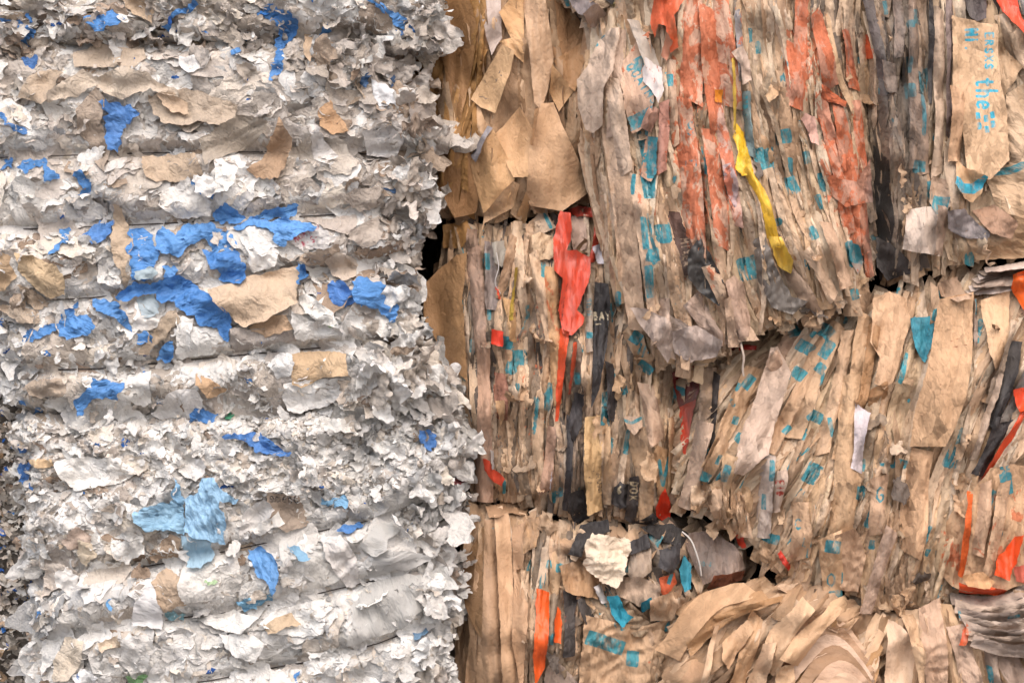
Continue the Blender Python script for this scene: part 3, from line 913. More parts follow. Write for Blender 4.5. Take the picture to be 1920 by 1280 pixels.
heroes(W2, [
    ([(339, 107), (403, 101), (386, 128), (359, 144), (343, 131)], 'cfcdcb', 'paper'),
    ([(141, 101), (188, 84), (269, 91), (279, 111), (255, 128), (188, 128), (144, 131)], 'b9a998', 'paper', dict(mode='long', ang=.05, off=9, curl=9)),
    ([(40, 185), (54, 151), (77, 138), (101, 134), (124, 141), (111, 168), (87, 202), (77, 195), (50, 188)], 'b3a18e', 'paper', dict(off=7, curl=9)),
    ([(148, 208), (188, 161), (202, 188), (195, 235), (208, 286), (202, 329), (188, 316), (161, 289), (175, 275), (151, 249)], 'a69789', 'paper', dict(off=8, curl=7, amp=1.5)),
    ([(94, 198), (101, 175), (161, 134), (191, 148), (235, 128), (286, 144), (336, 175), (339, 185), (289, 172), (235, 190), (202, 178), (185, 165), (134, 188)], 'c0b2a2', 'paper', dict(off=12, curl=12, mode='long', ang=.1)),
    ([(279, 188), (302, 178), (353, 168), (403, 181), (447, 202), (443, 232), (417, 240), (376, 232), (343, 239), (312, 232), (292, 215)], 'b5a594', 'paper', dict(off=11, curl=9, amp=1.6)),
    ([(300, 180), (330, 176), (352, 196), (360, 216), (330, 214), (308, 200)], 'bda791', 'paper', dict(off=5, amp=1.5)),
    ([(378, 265), (453, 218), (507, 228), (501, 249), (450, 286), (393, 312)], 'a59a8d', 'paper', dict(mode='pleat', ang=-.5, lam=12, amp=4, off=14, curl=10)),
    ([(527, 222), (551, 262), (548, 292), (524, 336), (484, 336), (464, 319), (494, 296), (514, 262)], 'a78d75', 'paper', dict(off=12, amp=1.6, curl=14)),
    ([(269, 296), (366, 286), (393, 339), (296, 344), (275, 329)], 'b9a590', 'paper', dict(amp=1.4, off=5)),
    ([(411, 311), (443, 309), (447, 336), (433, 363), (406, 366)], 'e0ddd8', 'paper'),
    ([(309, 356), (356, 336), (373, 353), (403, 380), (396, 406), (336, 412), (302, 386)], 'd9d5d0', 'paper', dict(lam=14, amp=3.5)),
    ([(554, 24), (611, 44), (595, 87), (585, 124), (571, 101), (568, 60)], 'b8a189', 'paper', dict(off=18)),
    ([(599, 208), (622, 195), (642, 222), (656, 249), (629, 255), (602, 242)], 'b08f70', 'paper', dict(amp=2)),
    ([(767, 188), (790, 175), (817, 191), (814, 228), (790, 242), (767, 222)], 'a0968e', 'paper', dict(off=10)),
    ([(790, 235), (824, 208), (844, 249), (837, 286), (790, 302), (784, 269)], 'a79d94', 'paper', dict(off=14)),
    ([(639, 366), (716, 346), (720, 356), (703, 390), (676, 400), (659, 386)], 'a79c92', 'paper', dict(off=9)),
    ([(585, 235), (599, 235), (612, 269), (636, 296), (622, 306), (589, 296)], 'cfc9c4', 'paper', dict(off=9)),
    ([(696, 148), (740, 172), (742, 198), (714, 202), (700, 178)], 'cfd0d2', 'paper', dict(off=7)),
    ([(734, 236), (752, 232), (757, 262), (738, 300), (690, 290), (680, 250)], 'cbc7c4', 'paper', dict(lam=11, amp=5, inks=(('text', 742, 300, 9, .6, 'O', .22),), inkcol=lin('b5606a'))),
    ([(452, 447), (487, 440), (511, 457), (528, 471), (518, 501), (474, 511), (467, 477)], 'dcd9d5', 'paper', dict(lam=13)),
    ([(568, 412), (672, 404), (665, 430), (655, 444), (602, 424)], 'b5aaa1', 'paper', dict(mode='long')),
    ([(659, 437), (712, 403), (719, 450), (682, 467), (655, 450)], 'b2a79d', 'paper', dict(off=9, amp=1.5, curl=9)),
    ([(545, 452), (598, 420), (632, 450), (618, 467), (568, 472)], 'd8d2cd', 'paper', dict(sp=2.6, amp=1.2, lam=20, inks=(('text', 556, 455, 12, -.5, 'NOMTTO', .2), ('text', 572, 466, 12, -.5, 'R-S-', .2)), inkcol=lin('b4485a'))),
    ([(575, 478), (640, 460), (640, 474), (606, 494), (580, 500), (556, 490)], 'b9a694', 'paper', dict(off=6)),
    ([(608, 491), (639, 474), (669, 487), (669, 518), (645, 531), (628, 514)], 'c2b3a4', 'paper', dict(off=9)),
    ([(561, 541), (588, 555), (628, 588), (642, 615), (602, 608), (575, 588)], 'd8d5d0', 'paper', dict(lam=14, amp=3.5)),
    ([(434, 615), (548, 618), (558, 640), (434, 660)], 'a89f98', 'paper', dict(amp=1.8, pinch=True)),
    ([(548, 581), (588, 602), (645, 612), (645, 632), (588, 640), (558, 635)], 'd5d3d0', 'paper', dict(inks=(('rect', 625, 611, 16, 7, -.1),), inkcol=lin('8fae84'), amp=1.5)),
    ([(0, 467), (27, 484), (37, 518), (17, 544), (-10, 561)], 'b39b80', 'paper'),
    ([(34, 474), (84, 487), (118, 504), (129, 524), (128, 555), (101, 561), (67, 534), (40, 507)], 'c2ab8d', 'paper', dict(mode='long', ang=.5, off=10, curl=8, amp=2.5)),
    ([(-6, 575), (44, 571), (77, 585), (77, 605), (44, 608)], 'c4b29f', 'paper', dict(off=7)),
    ([(40, 535), (60, 540), (100, 568), (80, 582), (56, 570)], 'aa9987', 'paper', dict(off=7)),
    ([(336, 591), (369, 608), (418, 623), (418, 649), (400, 665), (333, 672)], 'dcdad6', 'paper', dict(amp=1.2)),
    ([(340, 594), (366, 598), (362, 645), (345, 640)], 'e2e0dc', 'paper', dict(amp=.8)),
    ([(333, 578), (343, 602), (302, 642), (279, 665), (265, 665), (296, 615), (316, 588)], 'a89886', 'paper', dict(off=10, mode='long', ang=-.95, lam=10)),
    ([(252, 605), (270, 592), (302, 598), (300, 612), (270, 622), (256, 618)], 'dedbd7', 'paper', dict(off=6)),
    ([(467, 615), (504, 595), (544, 588), (551, 615), (511, 632), (484, 625)], 'b59a80', 'paper', dict(off=8, curl=6, amp=1.4)),
    ([(391, 544), (437, 531), (524, 504), (564, 501), (564, 568), (524, 588), (490, 605), (462, 615), (440, 598), (406, 565)], 'c4ae97', 'paper', dict(off=14, tilt=6, tdir=1.6, curl=10, amp=1.7, lam=34)),
    ([(551, 665), (615, 655), (652, 662), (655, 702), (608, 706), (568, 729), (548, 722)], 'bfa587', 'paper', dict(amp=1.8)),
    ([(504, 686), (518, 665), (548, 662), (558, 679), (548, 702), (524, 709)], 'dbd9d6', 'paper', dict(off=5, amp=1.5)),
    ([(534, 719), (575, 712), (649, 709), (655, 733), (615, 763), (541, 773), (531, 743)], 'e0ddd9', 'paper', dict(mode='long', ang=-.3, lam=14, amp=3)),
    ([(242, 702), (286, 696), (286, 756), (269, 763), (228, 746), (239, 722)], 'dedbd6', 'paper', dict(amp=1.8)),
    ([(299, 756), (322, 736), (370, 726), (386, 749), (370, 783), (302, 786), (279, 776)], 'dcd9d6', 'paper', dict(amp=1.8)),
    ([(373, 702), (393, 709), (433, 729), (393, 746), (370, 722)], 'b89a7c', 'paper'),
    ([(47, 722), (67, 712), (121, 709), (134, 722), (124, 743), (54, 743)], 'ab9b8b', 'paper', dict(mode='long', off=8, curl=10)),
    ([(27, 706), (67, 675), (94, 659), (77, 686), (57, 711)], 'd5d2cd', 'paper', dict(off=8)),
    ([(217, 385), (232, 385), (242, 427), (252, 450), (249, 481), (242, 501), (247, 524), (238, 541), (232, 511), (217, 494), (215, 440)], 'b7a48f', 'paper', dict(off=12, amp=2, curl=4)),
])
heroes(W2, [
    ([(0, 74), (20, 70), (25, 87), (0, 104)], '3f7cc4', 'film'), ([(44, 111), (72, 104), (77, 124), (54, 131)], '2a5ca6', 'film'),
    ([(524, 90), (537, 84), (531, 112), (520, 124), (510, 121), (518, 104)], '3272bd', 'film'), ([(510, 124), (531, 117), (527, 151), (509, 151)], '4c86cc', 'film'),
    ([(460, 60), (494, 62), (470, 87), (437, 104), (443, 84)], '4680c6', 'film', dict(off=12)), ([(410, 62), (437, 60), (415, 75)], '3a76c0', 'film'),
    ([(191, 195), (208, 188), (235, 205), (249, 201), (265, 215), (249, 232), (240, 235), (232, 265), (222, 284), (208, 280), (202, 249), (197, 222), (205, 215)], '4a80cc', 'film', dict(off=9)),
    ([(7, 215), (20, 215), (27, 235), (64, 249), (57, 254), (30, 249)], '3a70b8', 'film'), ([(10, 302), (29, 296), (27, 316), (8, 317)], '3a76c0', 'film'),
    ([(37, 316), (64, 302), (87, 296), (100, 314), (114, 336), (91, 343), (84, 312), (50, 328)], '3f7cc4', 'film'),
    ([(139, 333), (155, 321), (168, 329), (176, 343), (165, 376), (144, 368), (165, 356)], '3f7cc4', 'film'), ([(364, 339), (406, 343), (403, 376), (380, 366)], '4a86cc', 'film'),
    ([(676, 158), (683, 138), (696, 144), (689, 168)], '2a4f8a', 'film'), ([(733, 165), (740, 134), (752, 128), (743, 151)], '2a4f8a', 'film'), ([(721, 356), (753, 353), (737, 366)], '2a4f8a', 'film'),
    ([(151, 444), (185, 420), (217, 412), (215, 440), (188, 455), (168, 450)], '4a80cc', 'film', dict(off=9)),
    ([(116, 432), (138, 430), (138, 450), (124, 457), (107, 479), (97, 484), (118, 450)], '4a86cc', 'film'),
    ([(242, 427), (269, 430), (289, 437), (296, 464), (302, 477), (289, 497), (287, 524), (269, 529), (249, 528), (247, 497), (255, 484), (242, 467), (252, 450)], '4a88d2', 'film'),
    ([(296, 444), (306, 424), (333, 437), (356, 420), (396, 418), (437, 437), (447, 450), (443, 471), (417, 467), (403, 474), (386, 450), (369, 460), (339, 481), (312, 477), (299, 464)], '5590d6', 'film', dict(off=7)),
    ([(386, 471), (420, 471), (453, 477), (467, 501), (460, 528), (433, 534), (413, 524), (420, 514), (396, 501)], '3f7fce', 'film', dict(off=10)),
    ([(400, 400), (430, 383), (453, 398), (464, 410), (437, 420), (406, 420)], '4a88d2', 'film', dict(off=10)),
    ([(474, 410), (504, 393), (568, 383), (551, 403), (531, 413)], '4a84c8', 'film', dict(off=12)),
    ([(440, 427), (470, 412), (554, 410), (598, 427), (585, 437), (564, 437), (551, 450), (527, 459), (507, 454), (517, 440), (500, 430), (470, 424), (450, 434)], '5590d6', 'film', dict(off=11)),
    ([(309, 501), (333, 497), (333, 518), (322, 530), (316, 518)], '5590d6', 'film', dict(off=8)),
    ([(215, 555), (232, 541), (255, 531), (296, 529), (319, 524), (339, 520), (369, 534), (386, 548), (406, 558), (437, 591), (440, 608), (430, 638), (420, 632), (413, 618), (376, 608), (356, 591), (339, 578), (329, 568), (309, 565), (296, 550), (262, 554), (235, 566)], '3c7cca', 'film', dict(off=13, amp=3.5, curl=5)),
    ([(176, 561), (208, 561), (232, 571), (242, 591), (252, 622), (235, 608), (208, 595), (188, 581)], '4680c6', 'film', dict(off=9)),
    ([(114, 598), (134, 591), (168, 590), (183, 618), (165, 632), (141, 635), (119, 628)], '4a88d2', 'film', dict(off=9)),
    ([(55, 618), (81, 613), (114, 608), (114, 622), (67, 638), (40, 643)], '3f7cc4', 'film'), ([(119, 601), (124, 581), (134, 571), (144, 568), (144, 588), (134, 595)], '3a76c0', 'film'),
    ([(260, 625), (289, 623), (289, 642), (269, 648)], '3f7cc4', 'film'), ([(296, 668), (309, 648), (329, 638), (333, 655), (322, 677), (302, 679)], '3f7cc4', 'film', dict(off=9)),
    ([(175, 704), (188, 709), (215, 712), (235, 714), (239, 726), (228, 739), (225, 749), (202, 743), (181, 746), (165, 759), (158, 779), (144, 785), (143, 746), (161, 739), (181, 729)], '3f7cc4', 'film', dict(off=10)),
    ([(49, 776), (67, 766), (76, 770), (64, 790), (50, 786)], '3a76c0', 'film'), ([(363, 763), (386, 770), (412, 773), (396, 790), (370, 800), (356, 790)], '3a76c0', 'film', dict(off=9)),
    ([(460, 706), (480, 716), (470, 719)], '3a76c0', 'film'), ([(561, 494), (575, 497), (576, 521), (568, 536), (563, 528)], '3f7cc4', 'film', dict(off=16)),
    ([(612, 531), (635, 528), (652, 532), (664, 546), (670, 566), (652, 581), (632, 568), (618, 551)], '3a70c0', 'film', dict(off=9)),
    ([(662, 528), (689, 518), (709, 528), (733, 541), (748, 565), (743, 605), (722, 591), (699, 578), (679, 578), (668, 560)], '4a88d2', 'film', dict(off=14)),
    ([(700, 640), (716, 644), (722, 652), (704, 650)], '2f68b4', 'film'), ([(31, 752), (41, 748), (42, 760), (33, 762)], '3f7cc4', 'film'),
    ([(257, 510), (284, 500), (300, 512), (290, 526), (262, 524)], 'a9b9c0', 'tissue'), ([(258, 560), (294, 550), (302, 590), (270, 596)], 'a9b6bd', 'tissue'),
])
loosen(W2, 110, (-40, 90, 700, 760), 26, 66, mix2, blue=.0, pitch=(.1, .6), lift=(3, 9))
loosen(W2, 200, (560, 90, 870, 780), 36, 92, lambda x, y: MIX_DRK if y < 560 else MIX_MID, yaw=lambda x, y: R(-1.5, 1.5), pitch=(-.1, .8), sdr=(-14, 70), blue=.004, lift=(2, 10))
loosen(W2, 160, (600, 90, 870, 780), 26, 66, lambda x, y: MIX_DRK if y < 560 else MIX_MID, yaw=lambda x, y: R(-.7, .7), pitch=(-.4, .3), sdr=(-14, 22), lift=(0, 30))
loosen(W2, 120, (-40, 640, 500, 780), 12, 36, MIX_MID, blue=.04, pitch=(.1, .8), sp=4)
loosen(W2, 90, (-60, 70, 780, 110), 30, 80, MIX_DRK, yaw=lambda x, y: R(-.3, .3), pitch=(-.1, .2), lift=(4, 20))

# -- bottom bale
W3 = Bale('waste_paper_bale', [(30, 772), (300, 768), (600, 756), (774, 764), (848, 780), (880, 812), (894, 846), (866, 886), (812, 918), (840, 936), (846, 985), (794, 1000), (810, 1040), (836, 1070), (842, 1118),
                               (816, 1150), (820, 1196), (802, 1240), (808, 1300), (804, 1440), (60, 1440), (62, 1300), (70, 1200), (66, 1090), (44, 1000), (36, 900), (24, 830)],
          8, Rx=55, Rz=160, relief=11, bulge=14,
          wires=[[(60, 1104), (302, 1056), (467, 1023), (716, 970), (800, 950)], [(64, 1200), (211, 1172), (470, 1141), (678, 1092), (850, 1050)],
                 [(64, 1316), (400, 1273), (569, 1240), (713, 1203), (845, 1152)], [(64, 1400), (830, 1330)]])
mix3 = lambda x, y: MIX_LOW if x > 130 else MIX_MID
scatter(W3, 620, (20, 760, 900, 960), 22, 70, MIX_LOW, aspect=(1.0, 2.4), tilt=(3, 9), curl=(1, 9), amp=(2, 4.5), blue=.0)
scatter(W3, 1200, (20, 760, 900, 940), 12, 52, mix3, aspect=(1.0, 2.6), tilt=(3, 9), curl=(1, 9), amp=(1.5, 4), blue=.01, sp=4.5)
scatter(W3, 620, (30, 930, 880, 1340), 34, 110, MIX_LOW, aspect=(1.0, 2.0), tilt=(2, 9), curl=(0, 9), amp=(2, 4.5))
scatter(W3, 420, (30, 930, 880, 1310), 20, 66, MIX_LOW, aspect=(1.0, 2.4), tilt=(3, 10), curl=(1, 10), amp=(2, 4.5), blue=.006)
scatter(W3, 420, (20, 900, 260, 1310), 12, 44, MIX_MID, aspect=(1.0, 2.6), tilt=(3, 10), curl=(1, 10), blue=.015)
scatter(W3, 220, (640, 900, 880, 1310), 16, 55, MIX_LOW, aspect=(1.0, 2.6), tilt=(4, 12), curl=(2, 12), amp=(3, 6))
scatter(W3, 280, (60, 950, 860, 1320), 54, 130, MIX_LOW, aspect=(1.0, 2.0), tilt=(2, 7), curl=(2, 10), amp=(1.2, 2.6))
scatter(W3, 130, (60, 940, 880, 1320), 14, 40, MIX_LOW, aspect=(1.0, 2.6), tilt=(3, 9), curl=(2, 9), amp=(2, 4), blue=.01)
heroes(W3, [
    ([(107, 865), (155, 855), (225, 855), (260, 883), (225, 907), (176, 911), (141, 918), (120, 900)], 'e6e3de', 'paper', dict(off=8, lam=16)),
    ([(56, 862), (102, 858), (105, 872), (67, 876)], 'cdb392', 'paper', dict(off=8, amp=1)),
    ([(327, 851), (352, 848), (390, 862), (390, 883), (373, 900), (338, 883)], 'd9d6d2', 'paper', dict(off=9)),
    ([(503, 918), (563, 928), (580, 978), (541, 999), (513, 978)], 'a09183', 'paper', dict(sp=2.6, amp=1.6, inks=(('text', 508, 938, 15, .06, 'gmenC'.replace('g', 'e'), .15),), inkcol=lin('3a3a3c'))),
    ([(450, 999), (468, 946), (503, 932), (517, 953), (489, 999), (461, 1009)], 'cfcbc7', 'paper', dict(off=9, lam=14)),
    ([(476, 988), (524, 957), (534, 978), (492, 1002)], 'dcd9d4', 'paper', dict(off=8)),
    ([(211, 1006), (246, 992), (274, 1006), (274, 1036), (239, 1055), (215, 1037)], 'd9d7d3', 'paper', dict(lam=14)),
    ([(278, 1041), (324, 995), (345, 1006), (341, 1038), (295, 1052)], 'a8937f', 'paper'),
    ([(657, 953), (699, 932), (832, 911), (822, 932), (716, 962), (653, 978)], 'b3b0ac', 'paper', dict(amp=1.8)),
    ([(120, 1010), (150, 985), (180, 1000), (176, 1025), (140, 1028)], 'b5a396', 'paper', dict(off=7)),
    ([(88, 1055), (116, 1052), (151, 1073), (105, 1104), (74, 1122)], 'd0c4b8', 'paper', dict(off=9)),
    ([(155, 1005), (180, 1016), (184, 1040), (165, 1062), (152, 1040)], 'd2c3ad', 'paper', dict(off=9)),
    ([(288, 1087), (316, 1059), (345, 1076), (352, 1129), (316, 1146), (299, 1122)], 'bda791', 'paper', dict(lam=15)),
    ([(285, 1083), (309, 1129), (309, 1175), (281, 1168), (251, 1171), (260, 1129)], 'd8d7d7', 'tissue', dict(off=12, amp=1.4)),
    ([(352, 1050), (450, 1030), (455, 1090), (400, 1120), (350, 1130), (340, 1090)], 'd8d4ce', 'paper', dict(lam=14, amp=2.5)),
    ([(359, 1161), (440, 1143), (492, 1153), (457, 1182), (408, 1175)], 'e2dfda', 'paper', dict(off=9)),
    ([(492, 1164), (527, 1136), (612, 1118), (608, 1182), (570, 1192), (527, 1185)], 'dad8d4', 'paper', dict(lam=15, amp=2.5)),
    ([(496, 1164), (549, 1146), (570, 1168), (540, 1170), (506, 1185)], 'bda88f', 'paper', dict(off=7)),
    ([(415, 1185), (475, 1182), (499, 1203), (482, 1238), (450, 1231), (429, 1210)], 'dddbd7', 'paper', dict(off=10)),
    ([(678, 1020), (706, 978), (738, 974), (748, 992), (730, 1006), (730, 1027), (709, 1041)], 'bcbab6', 'tissue', dict(off=8)),
    ([(692, 1069), (709, 1027), (773, 1030), (822, 1041), (780, 1058), (681, 1084)], 'b5b3b0', 'tissue', dict(off=6, mode='long', ang=-.3, amp=2)),
    ([(660, 1132), (688, 1094), (769, 1072), (790, 1076), (797, 1136), (766, 1168), (716, 1188), (653, 1204), (664, 1168)], 'bcbab6', 'tissue', dict(off=6, mode='long', ang=1.2, amp=2.2, lam=22, sp=6)),
    ([(600, 1000), (640, 1000), (670, 1040), (680, 1090), (650, 1100), (620, 1050)], 'cfcac6', 'paper', dict(off=7)),
    ([(77, 1203), (123, 1192), (102, 1241), (81, 1266)], 'cfccc7', 'paper', dict(off=8)),
    ([(105, 1234), (127, 1192), (165, 1196), (165, 1224), (134, 1270), (102, 1277)], 'c9bcab', 'paper', dict(off=8, amp=1.6)),
    ([(190, 1200), (228, 1184), (232, 1206), (200, 1216)], 'cbb9a4', 'paper', dict(off=6)),
    ([(228, 1210), (250, 1180), (280, 1200), (290, 1250), (250, 1262), (232, 1240)], 'cfccc8', 'paper', dict(off=6)),
    ([(141, 1262), (165, 1247), (190, 1266), (176, 1286), (150, 1286)], 'dedede', 'paper', dict(sp=2.4, amp=.8, off=9, inks=(('text', 150, 1268, 11, -.2, '64', .18),), inkcol=lin('4a6a9c'))),
])
heroes(W3, [
    ([(423, 817), (464, 808), (490, 813), (521, 830), (548, 845), (545, 852), (500, 850), (470, 832)], '3f76c4', 'film', dict(off=10)),
    ([(788, 806), (803, 803), (822, 817), (806, 848), (790, 830)], '3f76c4', 'film', dict(off=12)),
    ([(257, 953), (267, 946), (299, 942), (327, 939), (340, 930), (350, 936), (352, 1000), (340, 996), (316, 992), (281, 988), (260, 974)], '93bbd8', 'film', dict(off=12, lam=10)),
    ([(331, 921), (331, 890), (341, 911), (352, 932), (350, 945), (338, 940)], '84b0d4', 'film', dict(off=10)),
    ([(346, 1000), (366, 1002), (404, 1010), (404, 1041), (383, 1058), (355, 1058)], 'a3c0d2', 'tissue', dict(off=9, lam=10, mode='long', ang=1.5)),
    ([(352, 932), (373, 921), (387, 897), (404, 900), (422, 914), (452, 932), (447, 942), (418, 935), (431, 971), (425, 1013), (404, 1006), (370, 1004), (352, 990)], '93bbdc', 'film', dict(off=16, lam=11, mode='long', ang=1.2)),
    ([(466, 1027), (492, 1022), (517, 1037), (527, 1062), (520, 1101), (514, 1112), (506, 1101), (489, 1076), (475, 1048)], '5b93d4', 'film', dict(off=12, mode='long', ang=1.2)),
    ([(448, 1125), (468, 1120), (510, 1108), (510, 1122), (485, 1132), (485, 1141), (461, 1143)], '6fa3c8', 'film', dict(off=9)),
    ([(32, 872), (56, 862), (56, 886), (67, 918), (53, 911), (28, 904), (25, 886)], '3064ae', 'film', dict(off=10)), ([(30, 834), (50, 837), (46, 851), (33, 851)], '3064ae', 'film'),
    ([(541, 1016), (563, 1024), (594, 1041), (577, 1045), (552, 1034)], '7aa4c6', 'film', dict(off=9)),
    ([(625, 932), (640, 926), (656, 936), (652, 953), (632, 946)], '7fb0d8', 'film', dict(off=12)), ([(601, 938), (626, 932), (628, 944), (606, 946)], '5b86ac', 'film', dict(off=10)),
    ([(625, 993), (660, 981), (688, 978), (681, 988), (646, 995)], '3a70b8', 'film', dict(off=10)), ([(776, 1185), (797, 1178), (797, 1189), (780, 1198)], '6a8db4', 'film', dict(off=10)),
    ([(206, 1122), (216, 1119), (215, 1138), (208, 1135)], '5b96d0', 'film'), ([(66, 1147), (84, 1143), (85, 1152), (68, 1156)], '3f7cc4', 'film'), ([(554, 1257), (563, 1255), (560, 1273), (553, 1270)], '4a86cc', 'film'),
    ([(243, 1264), (281, 1264), (267, 1280), (246, 1280)], '6f9a6a', 'film', dict(off=9)), ([(420, 777), (438, 775), (432, 790)], '3f9a7a', 'film', dict(off=8)), ([(392, 1080), (412, 1086), (408, 1092), (396, 1092)], '9fb892', 'film'),
    ([(834, 904), (858, 898), (882, 902), (864, 914), (836, 913)], 'c4787c', 'paper', dict(off=12)), ([(310, 1146), (330, 1142), (350, 1150), (340, 1160), (316, 1158)], '7fa9b6', 'film'),
    ([(776, 970), (768, 986), (772, 1000), (784, 986)], 'b8bfc8', 'film'),
])
loosen(W3, 260, (20, 765, 900, 950), 12, 38, mix3, blue=.01, pitch=(.1, .8), sp=4)
loosen(W3, 90, (60, 950, 800, 1300), 24, 60, mix3, blue=.005, pitch=(.1, .6), lift=(3, 9))
loosen(W3, 180, (600, 760, 920, 1300), 32, 80, MIX_LOW, yaw=lambda x, y: R(-1.4, 1.4), pitch=(-.2, .8), sdr=(-14, 60), lift=(2, 12))
loosen(W3, 160, (640, 760, 920, 1300), 24, 60, MIX_LOW, yaw=lambda x, y: R(-.8, .8), pitch=(-.4, .3), sdr=(-14, 20), lift=(0, 34))
loosen(W3, 160, (20, 800, 160, 1300), 12, 34, MIX_MID, yaw=lambda x, y: math.pi + R(-1, 1), pitch=(-.1, .8), sdr=(-14, 50), sp=4)
# the flap that hangs off the lower corner and the curled ribbon
W3.loose(800, 944, 112, 62, yaw=.62, pitch=.05, roll=.3, curlR=150, z=-10, col=lin('c9c5c0'), outline=[(-56, -18), (-10, -26), (24, -24), (50, -6), (58, 22), (48, 52), (20, 44), (8, 12), (-24, 0)], amp=5, lam=16, hero=True)
W3.loose(782, 840, 118, 16, yaw=1.25, pitch=.06, roll=.1, curlR=300, z=40, col=lin('dedbd6'), outline=[(-58, -7), (-10, -8), (30, -9), (56, -6), (60, 8), (20, 9), (-20, 7), (-56, 5)], amp=4, lam=14, hero=True)
W3.loose(800, 1052, 80, 56, yaw=1.1, pitch=.1, roll=.1, curlR=190, z=6, col=lin('c6c4c0'), mat='tissue', amp=3, lam=20, hero=True)

# -- the older stack further back at the far left
W4 = Bale('shredded_paper_bale', [(-260, 520), (60, 540), (120, 600), (130, 800), (120, 1100), (130, 1440), (-260, 1440)], -110, Rx=50, Rz=140, relief=20,
          wires=[[(-200, 720), (120, 740)], [(-200, 980), (120, 990)]], core='6e675f')
MIX_OLD = [(.5, ['a79f95', 'b3aba1', 'bbb4ab', '989188', 'c5bfb8']), (.2, TAUPE), (.12, WHITE), (.06, KRAFTY)]
scatter(W4, 900, (-120, 480, 130, 1340), 10, 38, MIX_OLD, aspect=(1, 2.6), tilt=(3, 10), curl=(1, 9), amp=(2, 5), blue=.15, sp=5)
scatter(W4, 500, (-60, 480, 110, 1340), 6, 24, MIX_OLD, aspect=(1, 2.6), tilt=(3, 10), curl=(1, 9), amp=(2, 5), blue=.22, sp=4.5)
loosen(W4, 500, (-60, 480, 110, 1320), 10, 28, MIX_OLD, blue=.14, pitch=(.1, .9), sp=4)
# ---------------------------------------------------------------- the brown sack paper stacks
SG = 'bales of brown sack paper in the right stack'
KR = ['cbad90', 'c1a285', 'd1b69b', 'b89779', 'c6a78b', 'd2baa2', 'b09378', 'c9a886']
KRW = ['bb9a7a', 'c4a586', 'ac8c6e', 'ccae90', 'a28467', 'b69576']
KRD = ['9c8770', '8a7866', 'a08c78', '7a6c5f', 'ab947c', '6b6058']
KRL = ['cbb59c', 'c6ac8e', 'd0bca4', 'bfa68b']
TEAL = lin('3c8590')
ORANGE = 'dc5a26'


def deg(a):
    return math.radians(a)


def cool(c, mat):
    c = lin(c)
    return c * ((1.0, .995, 1.12) if mat == 'sack' else (1.02, 1.04, 1.27)) if mat in ('sack', 'kraft') else c


def tealpatches(L):
    return [('rect', x, y, w, h, a) for x, y, w, h, a in L]


def strips(b, n, area, Lr, Wr, flow, mix, inks=(), tealp=.075, tuck=(14, 34), tilt=(5, 16), amp=(2.5, 5), lam=(14, 26), arch=.25, grime=(0, .2), sp=6.0, kind='sack_strip', mat='sack', torn=.6, spread=.10, lift=(-2, 3)):
    x0, y0, x1, y1 = area
    k = tries = 0
    while k < n and tries < n * 6:
        tries += 1
        x, y = R(x0, x1), R(y0, y1)
        if b.sample(b.sd, np.array([x]), np.array([y]))[0] < 0:
            continue
        L, W = R(*Lr), R(*Wr)
        # flow gives the lean from upright, top towards the right positive
        a = flow(x, y) + float(rng.normal(0, spread))
        dx, dy = math.sin(a), -math.cos(a)
        p0 = (x - dx * L / 2, y - dy * L / 2)
        p1 = (x + dx * L / 2, y + dy * L / 2)
        # the sheets of a bale end inside it
        e = 1.0
        for _ in range(12):
            ends = np.array([p0, p1])
            sdd = b.sample(b.sd, ends[:, 0], ends[:, 1])
            if sdd.min() > 3:
                break
            if sdd[0] <= 3:
                p0 = (p0[0] + (x - p0[0]) * .14, p0[1] + (y - p0[1]) * .14)
            if sdd[1] <= 3:
                p1 = (p1[0] + (x - p1[0]) * .14, p1[1] + (y - p1[1]) * .14)
        L = math.hypot(p1[0] - p0[0], p1[1] - p0[1])
        if L < 24:
            continue
        out = strip_shape(*p0, *p1, W * R(.3, .9), W * R(.3, .9), bend=R(-.07, .07) * L, belly=W * R(.1, .5))
        ang = math.atan2(p1[1] - p0[1], p1[0] - p0[0])
        loc = []
        if rng.random() < tealp:
            for _ in range(int(rng.integers(1, 3))):
                loc.append(('loc', R(-.45, .45) * L, R(-.3, .3) * W, R(10, 30), R(.35, 1.1) * W))
        near = [('rect', m[1], m[2], m[3] * 1.3, m[4] * 1.2, a + R(-.12, .12)) for m in inks if rng.random() < .85 and m[0] == 'rect' and abs(m[1] - x) < L * .6 + 30 and abs(m[2] - y) < L * .6 + 30]
        b.put(out, ang, sp=sp, torn=torn, tilt=R(*tilt) * (1 if rng.random() < .5 else -1), tdir=ang + math.pi / 2 + R(-.3, .3), mode=('long', 'long', 'long', 'pleat', 'film')[int(rng.integers(5))],
              lam=R(*lam), amp=R(*amp), off=R(*lift), conform=R(0, .2), kblur=.12, stiff=26, col=pick(mix(x, y) if callable(mix) else mix), mat=mat, kind=kind,
              inks=near + loc, inkcol=TEAL * R(.8, 1.15), grime=R(*grime), arch=(R(4, 12) if rng.random() < arch else 0), curl=R(0, 5), pinch=True, tuck=R(*tuck))
        k += 1


def pc(b, pts, colr, mat='sack', **kw):
    o = dict(sp=5.0, torn=.7, tilt=R(4, 9), tdir=R(0, 6.28), curl=R(1, 6), amp=R(2, 4), lam=R(18, 30), off=R(4, 7), conform=.35, kblur=.14, stiff=22, mode='long', hero=True, ang=math.pi / 2,
             pinch=False, kind='sack_sheet', inkcol=TEAL)
    o.update(kw)
    if 'inks' in kw and 'sp' not in kw:
        o['sp'] = 4.0
    ang = o.pop('ang')
    b.put(pts, ang, col=cool(colr, mat), mat=mat, **o)


